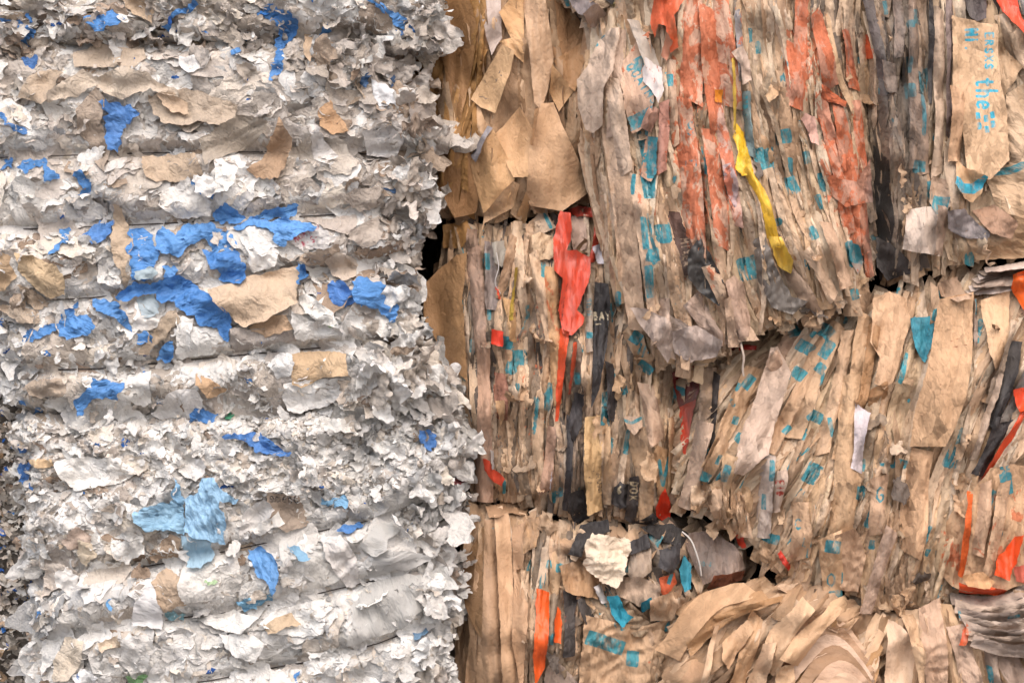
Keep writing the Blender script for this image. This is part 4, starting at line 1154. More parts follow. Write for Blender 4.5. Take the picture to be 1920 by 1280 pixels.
def rb(b, x0, y0, x1, y1, w0, w1, colr, mat='sack', bend=0, belly=0, **kw):
    o = dict(sp=5.0, torn=.6, tuck=R(4, 12), tilt=R(5, 10) * (1 if rng.random() < .5 else -1), curl=R(0, 4), amp=R(2.5, 4.5), lam=R(13, 22), off=R(4, 7), conform=.3, kblur=.12, stiff=22, mode='long', hero=True,
             pinch=False, kind='sack_strip', arch=R(2, 8), inkcol=TEAL)
    o.update(kw)
    if 'inks' in kw and 'sp' not in kw:
        o['sp'] = 4.0
    ang = math.atan2(y1 - y0, x1 - x0)
    b.put(strip_shape(x0, y0, x1, y1, w0, w1, bend, belly), ang, tdir=ang + math.pi / 2, col=cool(colr, mat), mat=mat, **o)


# -- plain kraft bale, upper left of the brown stacks
K1 = Bale('kraft_paper_bale', [(780, -150), (1140, -150), (1142, 40), (1128, 200), (1120, 340), (1104, 382), (1050, 398), (960, 412), (880, 410), (830, 404), (770, 390), (760, 200)],
          -105, Rx=45, Rz=130, relief=16, bulge=6, core='6a5138', lean=(905, .9))
strips(K1, 170, (770, -60, 1130, 410), (120, 300), (30, 80), lambda x, y: deg(-6 + (x - 950) * .04), [(1, KRW)], tealp=0, tilt=(8, 22), amp=(2, 4), lam=(22, 40), mat='kraft', grime=(0, .15), kind='kraft_fold', lift=(-3, 4))
strips(K1, 60, (780, -60, 900, 400), (100, 260), (12, 34), lambda x, y: deg(6), [(1, ['9f784b', '8d6a42', 'a98050'])], tealp=0, tilt=(6, 14), mat='kraft', kind='kraft_fold')  # darker browns stand in for shade at the turned-away left end
kk = dict(mat='kraft', kind='kraft_sheet', amp=2.2, lam=44, conform=.25, kblur=.24, torn=.4)
pc(K1, [(1029, -30), (1072, -20), (1128, 64), (1120, 100), (1085, 130), (1039, 101)], 'b4895b', **kk, off=3)
pc(K1, [(832, -20), (876, -20), (898, 60), (880, 140), (862, 226), (838, 170), (826, 90)], 'a27a4c', **{**kk, 'amp': 3, 'mode': 'pleat', 'lam': 24})
pc(K1, [(894, -20), (938, -20), (941, 67), (921, 101), (904, 34)], 'b7a58e', **kk)
pc(K1, [(1109, 60), (1099, 104), (1079, 168), (1060, 150), (1039, 107)], 'ad8456', **kk, off=8)
pc(K1, [(827, 296), (870, 262), (905, 340), (890, 395), (850, 404), (824, 360)], 'a57c4e', **kk)
pc(K1, [(880, 300), (925, 240), (968, 322), (950, 385), (905, 396)], 'bd9563', **kk, off=6, arch=8)
pc(K1, [(925, 250), (975, 196), (1000, 240), (990, 330), (962, 330)], 'c69e6d', **kk, off=10, tilt=12, tdir=0)
pc(K1, [(935, 20), (962, -15), (984, -15), (982, 114), (935, 74), (958, 67)], 'c9a06c', **{**kk, 'mode': 'pleat', 'lam': 11, 'amp': 3.5}, ang=.75, off=9)
pc(K1, [(978, -20), (1022, -20), (1039, 101), (1029, 161), (1015, 202), (1002, 188), (993, 101)], 'c9a67c', **{**kk, 'mode': 'pleat', 'lam': 12, 'amp': 3.5}, off=12, arch=10)
pc(K1, [(1035, 114), (1052, 134), (1077, 165), (1049, 205), (1032, 168)], 'c39b69', **kk, off=12, tilt=12)
pc(K1, [(881, 181), (941, 81), (965, 94), (958, 128), (928, 208), (901, 198)], 'c9a473', **kk, off=16, tilt=10, inks=[('line', [(905, 165), (909, 190)], 1.6), ('line', [(898, 176), (918, 182)], 1.6), ('line', [(920, 150), (940, 138)], 1.5), ('line', [(925, 165), (938, 128)], 1.4), ('line', [(915, 160), (905, 140)], 1.4)], inkcol=lin('5a5552'))
pc(K1, [(908, 396), (962, 336), (975, 343), (962, 386), (908, 416), (902, 432)], 'c39d6e', **kk, off=12, grime=.4)
pc(K1, [(962, 420), (986, 356), (994, 372), (985, 424), (975, 414)], 'c39b69', **kk, off=10)
rb(K1, 918, 234, 886, 294, 8, 12, '8d8880', 'kraft', off=18, amp=1)
pc(K1, [(1015, 191), (1039, 188), (1056, 235), (1082, 286), (1106, 336), (1103, 359), (1056, 393), (995, 382), (986, 363), (993, 275), (1007, 215)], 'caa375', **{**kk, 'amp': 2.2, 'lam': 52}, off=18, arch=18, tilt=3, ang=1.35)
rb(K1, 1008, 200, 998, 270, 8, 6, 'b98f60', 'kraft', off=22, amp=3, mode='pleat')

# -- crumpled sack above
K8 = Bale('sack_paper_bale', [(1028, -150), (1228, -150), (1226, 20), (1206, 45), (1160, 54), (1128, 60), (1098, 40), (1064, 6), (1040, -16)], 0, Rx=40, Rz=120, relief=14, core='4a4038')
strips(K8, 60, (1030, -120, 1226, 60), (50, 120), (20, 50), lambda x, y: deg(70), [(.7, KR), (.3, KRD)], tealp=.1)
pc(K8, [(1060, -10), (1098, -12), (1120, 14), (1112, 40), (1085, 24)], 'a79c92', mode='iso', lam=14)
pc(K8, [(1092, 26), (1118, 10), (1150, 40), (1160, 54), (1110, 50)], 'c4ab92', mode='iso', off=9, inks=[('rect', 1146, 34, 12, 8, .3), ('rect', 1152, 46, 16, 6, -.2)])
pc(K8, [(1128, -20), (1200, -20), (1214, 18), (1180, 30), (1150, 18), (1134, 4)], '34302c', mode='iso', off=8, inks=[('text', 1144, 12, 10, .9, 'NEI', .2)], inkcol=lin('a0915c'))
pc(K8, [(1182, -15), (1214, -15), (1208, 16), (1190, 18)], 'b39578', mode='iso', off=14)
rb(K8, 1104, 50, 1160, 62, 8, 4, 'b44a2a', 'plastic', off=8)
rb(K8, 1150, 44, 1214, 30, 8, 6, '8d7a62', off=8)

# -- the orange stained bale
K2 = Bale('sack_paper_bale', [(1105, -150), (1622, -150), (1622, 60), (1624, 180), (1638, 300), (1648, 420), (1642, 520), (1600, 562), (1500, 600), (1400, 640), (1340, 672), (1284, 690), (1244, 684), (1222, 640),
                              (1190, 590), (1150, 556), (1136, 500), (1130, 380), (1110, 290), (1084, 220), (1084, 150), (1110, 90), (1150, 56), (1120, 30)], 20, Rx=80, Rz=190, relief=14, bulge=46, core='5f4c3a')
K2.paint = [(1300, 110, 62, 170, -.05, .82), (1292, 340, 46, 170, -.12, .80), (1352, 330, 30, 150, -.16, .62), (1508, 110, 46, 120, .05, .70), (1566, 310, 46, 150, -.2, .78), (1604, 440, 32, 60, 0, .75),
            (1318, 500, 46, 80, -.3, .55), (1205, 350, 28, 110, 0, .38), (1368, 70, 22, 70, 0, .6), (1330, 590, 40, 50, 0, .35), (1540, 190, 60, 30, 0, .7)]
K2.grime = [(1350, 640, 120, 26, -.4, .3), (1500, 30, 80, 60, 0, .3), (1440, 330, 50, 90, 0, .28), (1290, 500, 40, 70, -.3, .45), (1600, 60, 30, 100, 0, .5), (1440, 530, 60, 60, .3, .5), (1425, 200, 60, 200, 0, .2), (1635, 400, 20, 140, 0, .7), (1200, 640, 80, 30, 0, .2)]  # grey dirt, with extra darkness along the bottom edge
T2 = tealpatches([(1205, 285, 12, 60, .1), (1212, 350, 20, 45, -.3), (1184, 350, 8, 40, .1), (1322, 318, 14, 30, .1), (1340, 332, 18, 12, 0), (1335, 380, 11, 35, -.15), (1205, 440, 12, 60, -.1),
                  (1214, 530, 15, 60, -.1), (1218, 482, 20, 24, .2), (1234, 442, 30, 30, .7), (1396, 505, 26, 36, 0), (1425, 302, 28, 34, .4), (1460, 263, 24, 22, .1), (1399, 75, 8, 22, 0), (1416, 96, 8, 20, 0),
                  (1474, 325, 8, 40, -.15), (1478, 352, 20, 28, -.1), (1535, 345, 12, 30, -.3), (1516, 440, 14, 22, -.6), (1515, 495, 22, 20, -.3), (1546, 118, 18, 18, .2), (1598, 475, 26, 40, -.2), (1505, 300, 10, 20, 0),
                  (1530, 382, 8, 25, -.4), (1245, 160, 22, 26, 0), (1184, 500, 8, 22, -.5), (1160, 560, 8, 24, 0), (1450, 420, 14, 12, .4), (1288, 106, 10, 20, .2)])


def fl2(x, y):
    return deg(np.interp(x, [1100, 1200, 1300, 1400, 1500, 1640], [-3, -7, -7, -12, -14, -8]) * np.interp(y, [0, 150, 400], [.3, .7, 1.25]))


mixk2 = lambda x, y: [(.6, KR), (.4, KRL)] if x < 1250 or y > 480 else [(.65, KR), (.25, KRL), (.10, KRD)]
strips(K2, 520, (1090, -60, 1640, 690), (200, 460), (14, 46), fl2, mixk2, inks=T2, tealp=.075, tilt=(5, 15))
strips(K2, 250, (1090, -60, 1640, 690), (150, 340), (8, 26), fl2, mixk2, inks=T2, tealp=.075, tilt=(4, 11), lam=(9, 16), sp=6)
rb(K2, 1152, 230, 1178, 520, 44, 40, 'c6aa8a', inks=[('rect', 1135, 365, 8, 18, 0)])
rb(K2, 1160, 300, 1192, 620, 40, 34, 'c3a685')
rb(K2, 1190, 330, 1230, 640, 22, 26, 'c4a888', inks=T2)
rb(K2, 1160, 60, 1150, 260, 30, 26, 'c5ab90', belly=8)
rb(K2, 1142, 150, 1172, 330, 30, 24, 'cbb396', off=9)
rb(K2, 1252, 120, 1262, 280, 18, 14, 'bea182', inks=[('rect', 1245, 160, 24, 24, 0)])
pc(K2, [(1082, 150), (1100, 128), (1122, 80), (1142, 58), (1166, 56), (1152, 100), (1146, 140), (1128, 172), (1128, 240), (1112, 253), (1096, 245), (1084, 200)], 'cab397', off=16, arch=12, lam=22, inks=[('rect', 1127, 72, 8, 10, .8), ('rect', 1118, 88, 6, 8, .8)])
pc(K2, [(1166, 120), (1190, 84), (1214, 66), (1218, 110), (1220, 200), (1212, 240), (1182, 258), (1168, 210), (1160, 150)], 'c7a687', off=10, arch=8, sp=2.8, amp=1.6, paint=.32,
   inks=[('rect', 1200, 122, 14, 40, .5), ('rect', 1196, 118, 24, 10, -.5), ('rect', 1198, 230, 56, 26, -.42), ('text', 1170, 132, 17, 1.0, 'QUAINS', .2, .95)])
rb(K2, 1222, 210, 1206, 250, 20, 30, 'b58a70', off=6)
pc(K2, [(1208, 262), (1228, 266), (1226, 330), (1216, 345), (1198, 335), (1202, 300)], 'bd9678', sp=3.2, inks=[('rect', 1220, 300, 20, 80, .03), ('text', 1202, 292, 14, 1.45, 'GCII', .2)], paint=.35, off=7)
rb(K2, 1184, 44, 1236, 170, 24, 26, 'b9aca0', mat='tissue', mode='film', off=10, amp=4)
pc(K2, [(1205, 115), (1235, 136), (1238, 180), (1228, 204), (1214, 176), (1200, 160)], 'd8cdc8', mat='tissue', off=12, paint=.25)
rb(K2, 1240, 200, 1236, 330, 20, 22, 'c3917a', paint=.5, off=8)
rb(K2, 1290, -20, 1292, 200, 40, 44, 'c8a183', paint=.86, off=6)
rb(K2, 1318, 20, 1340, 250, 30, 34, 'c79f80', paint=.97, off=8)
rb(K2, 1342, -20, 1368, 210, 30, 34, 'cda98a', paint=.78, off=7)
rb(K2, 1272, 190, 1300, 480, 40, 36, 'c8a183', paint=.86, off=8, sp=3.2, inks=[('text', 1282, 262, 26, -.02, 'SI', .12, .7), ('text', 1276, 320, 12, 0, 'ITI', .2), ('rect', 1320, 320, 14, 34, .1)])
rb(K2, 1322, 250, 1352, 470, 34, 30, 'c8a183', paint=.8, off=5)
rb(K2, 1340, 210, 1378, 430, 22, 24, 'd0ab94', paint=.72, off=8)
pc(K2, [(1346, 318), (1362, 312), (1376, 350), (1374, 400), (1362, 380), (1350, 345)], 'b9a29a', mode='iso', lam=9, amp=5, off=8)
pc(K2, [(1333, 176), (1348, 178), (1348, 200), (1334, 198)], 'e08a22', mat='plastic', off=9)
for (x0, y0, x1, y1, w0, w1) in ((1498, -20, 1490, 190, 30, 30), (1520, 30, 1555, 170, 26, 34), (1480, 90, 1478, 210, 26, 34), (1580, 60, 1600, 170, 18, 22), (1530, 190, 1566, 330, 30, 24), (1564, 190, 1588, 320, 28, 34),
                                 (1600, 190, 1622, 360, 22, 24), (1584, 300, 1612, 480, 30, 26), (1548, 270, 1590, 440, 22, 20), (1612, 380, 1630, 520, 22, 18)):
    rb(K2, x0, y0, x1, y1, w0, w1, 'c08a6c', paint=R(.72, .92), off=R(3, 8), lam=14)
pc(K2, [(1500, 218), (1520, 225), (1528, 280), (1512, 272), (1505, 250), (1492, 232)], 'd6ab94', off=9, amp=1.2)
pc(K2, [(1540, 330), (1600, 345), (1626, 300), (1630, 380), (1580, 392), (1556, 372)], 'b98a6e', paint=.3, off=7, mode='iso')
rb(K2, 1582, 200, 1530, 178, 12, 22, 'a05a3c', paint=.8, off=10, mode='iso')
pc(K2, [(1220, 8), (1268, -12), (1278, 10), (1258, 42), (1266, 100), (1252, 108), (1242, 62), (1230, 56), (1224, 78), (1216, 52)], 'd2623c', mat='plastic', off=18, arch=6, lam=16)
pc(K2, [(1235, 112), (1244, 74), (1254, 90), (1246, 124)], 'b87a5e', mat='plastic', off=16)
pc(K2, [(1376, 236), (1386, 255), (1398, 300), (1402, 318), (1404, 336), (1384, 334), (1370, 322), (1378, 290), (1368, 262)], 'e6b920', mat='plastic', off=9, grime=.2, amp=5, lam=12, use_fields=False)
rb(K2, 1388, 322, 1446, 466, 14, 22, 'e2b22c', 'plastic', bend=-10, off=7, grime=.22, amp=4.5, use_fields=False)
pc(K2, [(1432, 446), (1456, 448), (1479, 490), (1476, 514), (1450, 500)], 'e4bb4c', mat='plastic', off=9, grime=.2, use_fields=False)
rb(K2, 1368, 120, 1372, 250, 6, 5, 'd9b650', off=7)
rb(K2, 1376, 30, 1382, 160, 14, 12, '9c968e', off=6)
rb(K2, 1390, 180, 1402, 300, 16, 14, '6f7f78', off=6, inks=[('text', 1384, 190, 10, 1.4, 'NINIT', .2)])
pc(K2, [(1362, 110), (1386, 96), (1396, 120), (1402, 160), (1384, 168), (1378, 130)], 'ccb59c', off=12, mode='iso')
rb(K2, 1258, 400, 1290, 520, 22, 30, '5a4438', off=7, paint=.3, sp=3, inks=[('text', 1270, 452, 14, 1.45, 'MIXER', .15)], inkcol=lin('b59a80'), amp=1.5)
pc(K2, [(1282, 476), (1306, 448), (1330, 490), (1352, 536), (1342, 574), (1304, 548), (1284, 524)], '3c3937', mat='plastic', off=8, mode='iso', lam=13, amp=5, use_fields=False)
pc(K2, [(1404, 452), (1426, 446), (1446, 500), (1480, 556), (1506, 566), (1480, 590), (1440, 578), (1414, 524)], '6a625b', mat='plastic', off=6, mode='iso', lam=16, amp=5)
for (x0, y0, x1, y1, w0, w1, c) in ((1320, 500, 1400, 640, 30, 34, 'c9ad8c'), (1290, 560, 1350, 650, 36, 30, 'c4ac94'), (1370, 520, 1390, 640, 34, 44, 'c2a58a'), (1236, 600, 1330, 660, 40, 30, 'c9b49c'), (1500, 470, 1560, 560, 20, 24, 'c7aa88'),
                                    (1540, 420, 1580, 540, 20, 26, 'c2a280'), (1470, 510, 1530, 590, 26, 20, 'ae9478'), (1240, 560, 1250, 670, 20, 26, 'c0a88e'), (1356, 560, 1372, 650, 16, 20, 'c6a888')):
    rb(K2, x0, y0, x1, y1, w0, w1, c, off=R(4, 9))
pc(K2, [(1176, 575), (1210, 580), (1250, 600), (1264, 640), (1250, 680), (1228, 650), (1200, 610)], 'c6b29c', off=9, mode='iso')
pc(K2, [(1256, 620), (1300, 610), (1350, 640), (1340, 668), (1290, 680), (1262, 660)], 'bfae9c', off=8, mode='iso', lam=13)
pc(K2, [(1582, 454), (1604, 460), (1616, 492), (1606, 514), (1586, 490)], 'b5a490', off=8, inks=[('rect', 1596, 474, 40, 40, .1)])

# -- the grimy bale with the lettered sack
K3 = Bale('sack_paper_bale', [(1630, -150), (2060, -150), (2060, 480), (1920, 484), (1840, 494), (1760, 508), (1700, 520), (1664, 522), (1650, 440), (1640, 300), (1624, 120), (1624, -60)],
          0, Rx=40, Rz=140, relief=14, bulge=10, core='4c4038')
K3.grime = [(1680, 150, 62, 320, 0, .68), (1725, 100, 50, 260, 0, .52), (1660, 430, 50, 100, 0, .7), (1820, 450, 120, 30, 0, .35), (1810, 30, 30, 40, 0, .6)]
T3 = tealpatches([(1712, 35, 9, 28, 0), (1703, 50, 14, 14, 0), (1704, 172, 16, 26, 0), (1722, 200, 7, 120, 0), (1702, 125, 8, 30, .1), (1716, 315, 24, 20, .1), (1652, 172, 10, 12, 0), (1754, 385, 26, 30, .2), (1730, 140, 8, 12, 0), (1738, 360, 10, 30, .2), (1660, 15, 6, 24, -.4)])
fl3 = lambda x, y: deg(np.interp(x, [1620, 1760, 1850, 1920], [-4, -1, 0, -12]))
mixk3 = lambda x, y: [(.55, KRD), (.45, KR)] if x < 1750 else [(.8, KRL), (.2, KR)]
strips(K3, 330, (1624, -60, 1800, 520), (120, 340), (10, 34), fl3, mixk3, inks=T3, tealp=.075, tilt=(6, 16))
strips(K3, 110, (1780, -60, 2050, 500), (100, 260), (24, 64), fl3, mixk3, inks=T3, tealp=.075, tilt=(6, 16))
pc(K3, [(1640, 270), (1660, 300), (1674, 400), (1668, 480), (1646, 474), (1634, 400)], '3a3735', mat='plastic', off=3, use_fields=False)
pc(K3, [(1644, 440), (1690, 474), (1724, 508), (1668, 526), (1648, 500)], '453f3a', off=6)
rb(K3, 1628, -20, 1660, 180, 22, 20, '6a625c', off=5)
rb(K3, 1680, -20, 1682, 112, 18, 18, 'b09a84', off=10, grime=.25)
rb(K3, 1662, 120, 1670, 178, 26, 14, 'a5907a', off=11, belly=8)
rb(K3, 1708, -20, 1706, 320, 16, 22, 'a98f74', inks=T3, off=8, grime=.3)
rb(K3, 1716, 180, 1724, 330, 18, 24, 'a58c72', inks=T3, off=5, grime=.3)
rb(K3, 1756, 20, 1752, 330, 20, 26, 'c2aa8c', off=9, arch=8, grime=.05, use_fields=False)
rb(K3, 1742, -30, 1738, 200, 8, 8, '322e2b', off=6)
rb(K3, 1776, -20, 1774, 260, 16, 14, '85756a', off=6)
rb(K3, 1622, 60, 1632, 110, 14, 10, 'd9541c', 'plastic', off=12)
pc(K3, [(1893, -20), (1930, -20), (1930, 50), (1912, 30), (1898, 10)], '8d8984', mat='plastic', off=6)
pc(K3, [(1862, -20), (1894, -20), (1908, 30), (1930, 84), (1904, 58), (1872, 26)], 'e0573a', mat='plastic', off=12, use_fields=False, arch=8)
rb(K3, 1868, 30, 1926, 160, 18, 22, 'c8b090', off=6)
rb(K3, 1896, 60, 1950, 190, 24, 24, 'c3aa8a', off=8)
pc(K3, [(1880, 180), (1930, 150), (1970, 300), (1905, 335), (1885, 302)], 'd0b48f', off=6, arch=10, mode='long', ang=.8)
pc(K3, [(1846, 340), (1880, 312), (1970, 300), (1975, 440), (1900, 420), (1860, 380)], 'c7a983', off=7, ang=.4, inks=[('line', [(1862, 324), (1890, 322), (1930, 302)], 14)])
pc(K3, [(1800, 440), (1860, 400), (1970, 420), (1975, 480), (1830, 488)], 'b3946e', off=6, ang=.2, lam=16)
pc(K3, [(1864, 76), (1914, 127), (1878, 184), (1862, 150)], 'cdaf88', off=12, amp=1.3)
pc(K3, [(1780, 34), (1800, 40), (1830, 50), (1862, 52), (1866, 134), (1882, 215), (1886, 302), (1851, 338), (1820, 338), (1806, 322), (1802, 269), (1779, 168)], 'd6b48a', off=18, arch=9, amp=1.3, lam=50, sp=2.6, grime=0, tilt=8, tdir=0, use_fields=False,
   kblur=.2, inks=[('text', 1824, 152, 30, math.pi / 2, 'the', .17, .72)] + [('rect', x, y, 9, 13, -.12) for x, y in ((1826, 221), (1841, 226), (1854, 219), (1828, 240), (1843, 246), (1855, 236))] +
   [('text', 1804, 60, 20, math.pi / 2, 'Ni.', .24, .85), ('text', 1839, 52, 15, math.pi / 2, 'HERSXS', .24, 1.0)], inkcol=lin('3aa6c0'))
pc(K3, [(1786, 300), (1804, 318), (1846, 334), (1834, 364), (1820, 382), (1800, 376), (1780, 348)], 'd0ac80', off=16, amp=1.6, sp=3.4, inks=[('line', [(1784, 344), (1796, 356), (1818, 356), (1842, 340)], 19)], inkcol=lin('3aa6c0'), use_fields=False)
rb(K3, 1788, 170, 1784, 306, 24, 26, 'c8a27a', off=14, use_fields=False)
pc(K3, [(1804, -20), (1850, -20), (1842, 40), (1822, 46), (1808, 20)], '5f5650', off=12, mode='pleat', lam=8)
pc(K3, [(1693, 395), (1747, 388), (1760, 434), (1757, 482), (1687, 468)], 'cdbba4', off=14, grime=.05, use_fields=False, tilt=10)
pc(K3, [(1738, 330), (1764, 340), (1772, 390), (1750, 410), (1736, 380)], 'c4aa8c', off=10, inks=[('rect', 1754, 388, 26, 34, .2)])
rb(K3, 1760, 390, 1756, 480, 18, 20, 'b39a80', off=10)
pc(K3, [(1764, 400), (1800, 392), (1850, 440), (1846, 452), (1800, 446), (1770, 430)], '9c948c', mode='iso', lam=10, amp=5, off=9)
pc(K3, [(1820, 396), (1860, 384), (1900, 420), (1890, 450), (1850, 440)], 'a8876a', mode='iso', lam=14, amp=4, off=9)

# -- the upright strips with the red fold
K4 = Bale('sack_paper_bale', [(836, 412), (880, 408), (1000, 404), (1130, 376), (1160, 480), (1250, 600), (1290, 690), (1300, 800), (1280, 900), (1262, 985), (1200, 992), (1100, 985), (1040, 975), (1000, 962), (950, 950),
                              (885, 935), (860, 860), (850, 700), (806, 600), (790, 545), (838, 486)], -95, Rx=45, Rz=150, relief=14, bulge=12, core='4c3c2e', lean=(885, .8))
K4.paint = [(1030, 590, 26, 130, 0, .55), (985, 720, 60, 160, 0, .30), (930, 760, 18, 120, 0, .38), (1045, 740, 18, 120, 0, .4), (1010, 850, 30, 60, 0, .4), (880, 540, 20, 60, 0, .2)]
K4.grime = [(895, 560, 44, 150, 0, .46), (930, 500, 60, 60, 0, .42), (1085, 850, 55, 150, 0, .66), (1150, 930, 80, 50, 0, .55), (1000, 600, 60, 120, 0, .4), (910, 850, 60, 120, 0, .4), (1130, 600, 34, 110, 0, .5), (1180, 780, 60, 160, 0, .34)]
T4 = tealpatches([(888, 648, 14, 22, .1), (951, 643, 18, 20, .5), (870, 700, 10, 26, -.2), (975, 670, 22, 24, .1), (958, 690, 16, 20, .2), (1020, 505, 10, 26, .05), (1083, 710, 9, 20, 0), (1168, 727, 14, 24, 0),
                  (1030, 745, 10, 46, 0), (917, 585, 6, 25, 0), (912, 488, 10, 32, 0), (990, 585, 6, 24, -.2), (1178, 830, 9, 40, 0), (1148, 835, 5, 30, 0), (1275, 860, 9, 40, 0), (1262, 957, 12, 16, 0),
                  (1040, 935, 7, 20, 0), (1052, 925, 8, 16, 0), (1133, 770, 8, 60, .1), (1150, 590, 5, 40, .1), (1005, 780, 6, 60, -.2), (862, 560, 7, 50, 0), (968, 730, 8, 20, 0), (1140, 775, 7, 50, .1)])
fl4 = lambda x, y: deg(np.interp(x, [800, 900, 1100, 1270], [-5, -2, 0, 3]) + np.interp(y, [400, 700], [3, 0]))
mixk4 = lambda x, y: [(.6, KR), (.4, KRD)] if x < 1180 else [(.8, KR), (.2, KRL)]
strips(K4, 430, (800, 400, 1290, 985), (160, 400), (14, 40), fl4, mixk4, inks=T4, tealp=.075, tilt=(5, 15))
strips(K4, 230, (850, 400, 1290, 985), (130, 320), (8, 22), fl4, mixk4, inks=T4, tealp=.075, tilt=(4, 10), lam=(9, 15), sp=6)
pc(K4, [(827, 417), (874, 407), (884, 440), (860, 462), (827, 460)], 'a57b45', mat='kraft', off=6)
pc(K4, [(790, 531), (820, 501), (854, 474), (874, 471), (866, 568), (876, 716), (830, 680), (806, 622), (790, 595)], 'b0895a', mat='kraft', kind='kraft_sheet', off=12, amp=1.3, lam=50, torn=.6, tilt=8, tdir=0, use_fields=False)
rb(K4, 884, 424, 886, 480, 20, 22, '9a8068', off=12)
rb(K4, 888, 461, 905, 700, 26, 26, 'a88a70', off=9)
rb(K4, 906, 640, 908, 945, 27, 30, 'b39275', off=12, arch=8)
rb(K4, 920, 450, 924, 580, 28, 24, '9b8d80', off=7, inks=[('rect', 913, 488, 10, 32, 0)])
pc(K4, [(922, 452), (945, 448), (952, 480), (940, 500), (926, 490)], 'a9a196', mat='tissue', off=12, mode='iso')
rb(K4, 966, 440, 936, 560, 22, 18, 'b79774', off=8)
rb(K4, 955, 560, 962, 640, 22, 10, 'c09a6a', off=8)
rb(K4, 968, 500, 958, 600, 6, 9, 'ab8f34', off=9, mode='pleat', lam=5)
pc(K4, [(996, 440), (1012, 432), (1036, 442), (1046, 470), (1030, 486), (1004, 486)], 'ccb08a', mode='iso', off=13, lam=14, amp=5)
rb(K4, 1000, 470, 1034, 640, 20, 18, 'c6a884', off=9, inks=[('rect', 1020, 505, 10, 28, .05)])
rb(K4, 1034, 500, 1046, 760, 24, 18, 'c39a6c', paint=.35, off=8)
rb(K4, 1012, 396, 1030, 430, 30, 26, 'b7a083', off=10, inks=[('line', [(1022, 398), (1034, 424)], 7), ('line', [(1034, 398), (1044, 412)], 5)])
rb(K4, 1085, 400, 1092, 468, 36, 28, 'bfa48c', off=8, arch=10)
rb(K4, 1130, 396, 1112, 490, 14, 12, 'b5432f', 'plastic', off=9)
pc(K4, [(1062, 391), (1090, 380), (1126, 388), (1116, 404), (1085, 402)], 'bf4a38', mat='plastic', off=12, grime=.2)
pc(K4, [(1113, 461), (1139, 447), (1146, 494), (1122, 494)], 'd2ccc8', off=11, mode='iso')
pc(K4, [(1116, 528), (1143, 531), (1146, 568), (1139, 649), (1122, 733), (1109, 765), (1110, 682), (1114, 615)], '3f3c39', off=9, sp=3, use_fields=False, grime=0, inks=[('text', 1114, 600, 15, -.05, 'BAY', .17, .8), ('line', [(1118, 608), (1128, 607)], 2.2)], inkcol=lin('b9aa90'))
rb(K4, 1104, 530, 1106, 660, 12, 14, 'b09f86', off=8, sp=3, inks=[('text', 1100, 560, 9, 1.5, 'NIEIN', .2), ('rect', 1106, 628, 12, 12, 0)])
pc(K4, [(1052, 393), (1072, 397), (1071, 447), (1064, 467), (1082, 467), (1109, 481), (1106, 521), (1084, 581), (1097, 595), (1092, 608), (1072, 628), (1055, 625), (1047, 581), (1056, 521), (1040, 505), (1037, 447)],
   'd6472a', mat='plastic', off=18, arch=10, lam=26, amp=4, grime=.24, use_fields=False, sp=4, inks=[('line', [(1066, 525), (1058, 560), (1054, 600)], 2.5)], inkcol=lin('6a1f18'))
rb(K4, 1060, 618, 1044, 790, 20, 6, 'cf4a24', 'plastic', off=12, grime=.15, use_fields=False)
rb(K4, 1080, 640, 1068, 740, 8, 5, 'b5482a', 'plastic', off=8)
rb(K4, 1070, 780, 1064, 960, 12, 16, '3b3836', off=9, use_fields=False)
pc(K4, [(1078, 735), (1096, 740), (1092, 800), (1076, 830), (1066, 800)], '3f3c3a', off=8, use_fields=False)
rb(K4, 1145, 680, 1150, 790, 18, 14, '474340', off=8, use_fields=False)
pc(K4, [(1068, 925), (1096, 920), (1108, 976), (1080, 986), (1064, 960)], '3d3a37', off=9, mode='iso', lam=14, use_fields=False)
rb(K4, 1112, 780, 1118, 965, 34, 32, 'c7a573', off=9, sp=2.8, amp=2, grime=.12, use_fields=False, inks=[('text', 1119, 888, 8, 1.42, 'GERMANY', .2, .9), ('text', 1104, 895, 7, 1.5, 'EIN', .2), ('line', [(1110, 885), (1116, 884)], 1.5)], inkcol=lin('4a4038'))
rb(K4, 1140, 800, 1140, 950, 12, 16, 'c0a078', off=8)
rb(K4, 1200, 800, 1216, 980, 44, 24, 'b3946f', off=8, grime=.25)
pc(K4, [(1150, 922), (1164, 904), (1182, 912), (1184, 952), (1166, 958), (1148, 946)], '47433f', off=12, sp=2.6, amp=1.5, use_fields=False, inks=[('text', 1158, 928, 15, .1, '6', .16)], inkcol=lin('c3b294'))
rb(K4, 1192, 895, 1184, 985, 18, 26, '4d4640', off=11, sp=2.6, amp=1.6, use_fields=False, inks=[('text', 1184, 905, 15, 1.6, 'DOX', .16, .9)], inkcol=lin('b8a486'))
pc(K4, [(1192, 985), (1226, 964), (1240, 982), (1206, 1002)], '403d3a', off=14, use_fields=False, arch=6)
rb(K4, 1242, 840, 1248, 950, 30, 24, 'b9966c', off=9, sp=3, inks=[('line', [(1238, 865), (1243, 900), (1246, 912)], 7), ('line', [(1258, 860), (1250, 895), (1246, 912)], 7)])
rb(K4, 1266, 780, 1264, 960, 18, 16, 'bb9a72', off=8, sp=3.2, inks=[('text', 1272, 800, 10, 1.6, 'ECH', .2)])
pc(K4, [(1244, 922), (1250, 916), (1262, 955), (1262, 975), (1250, 985), (1235, 972), (1233, 955)], 'df3a1c', mat='plastic', off=14, use_fields=False)
pc(K4, [(922, 617), (945, 622), (942, 650), (920, 645)], 'd8402a', mat='plastic', off=12, amp=1, use_fields=False)
rb(K4, 930, 536, 936, 560, 5, 4, 'd04a30', 'plastic', off=10)
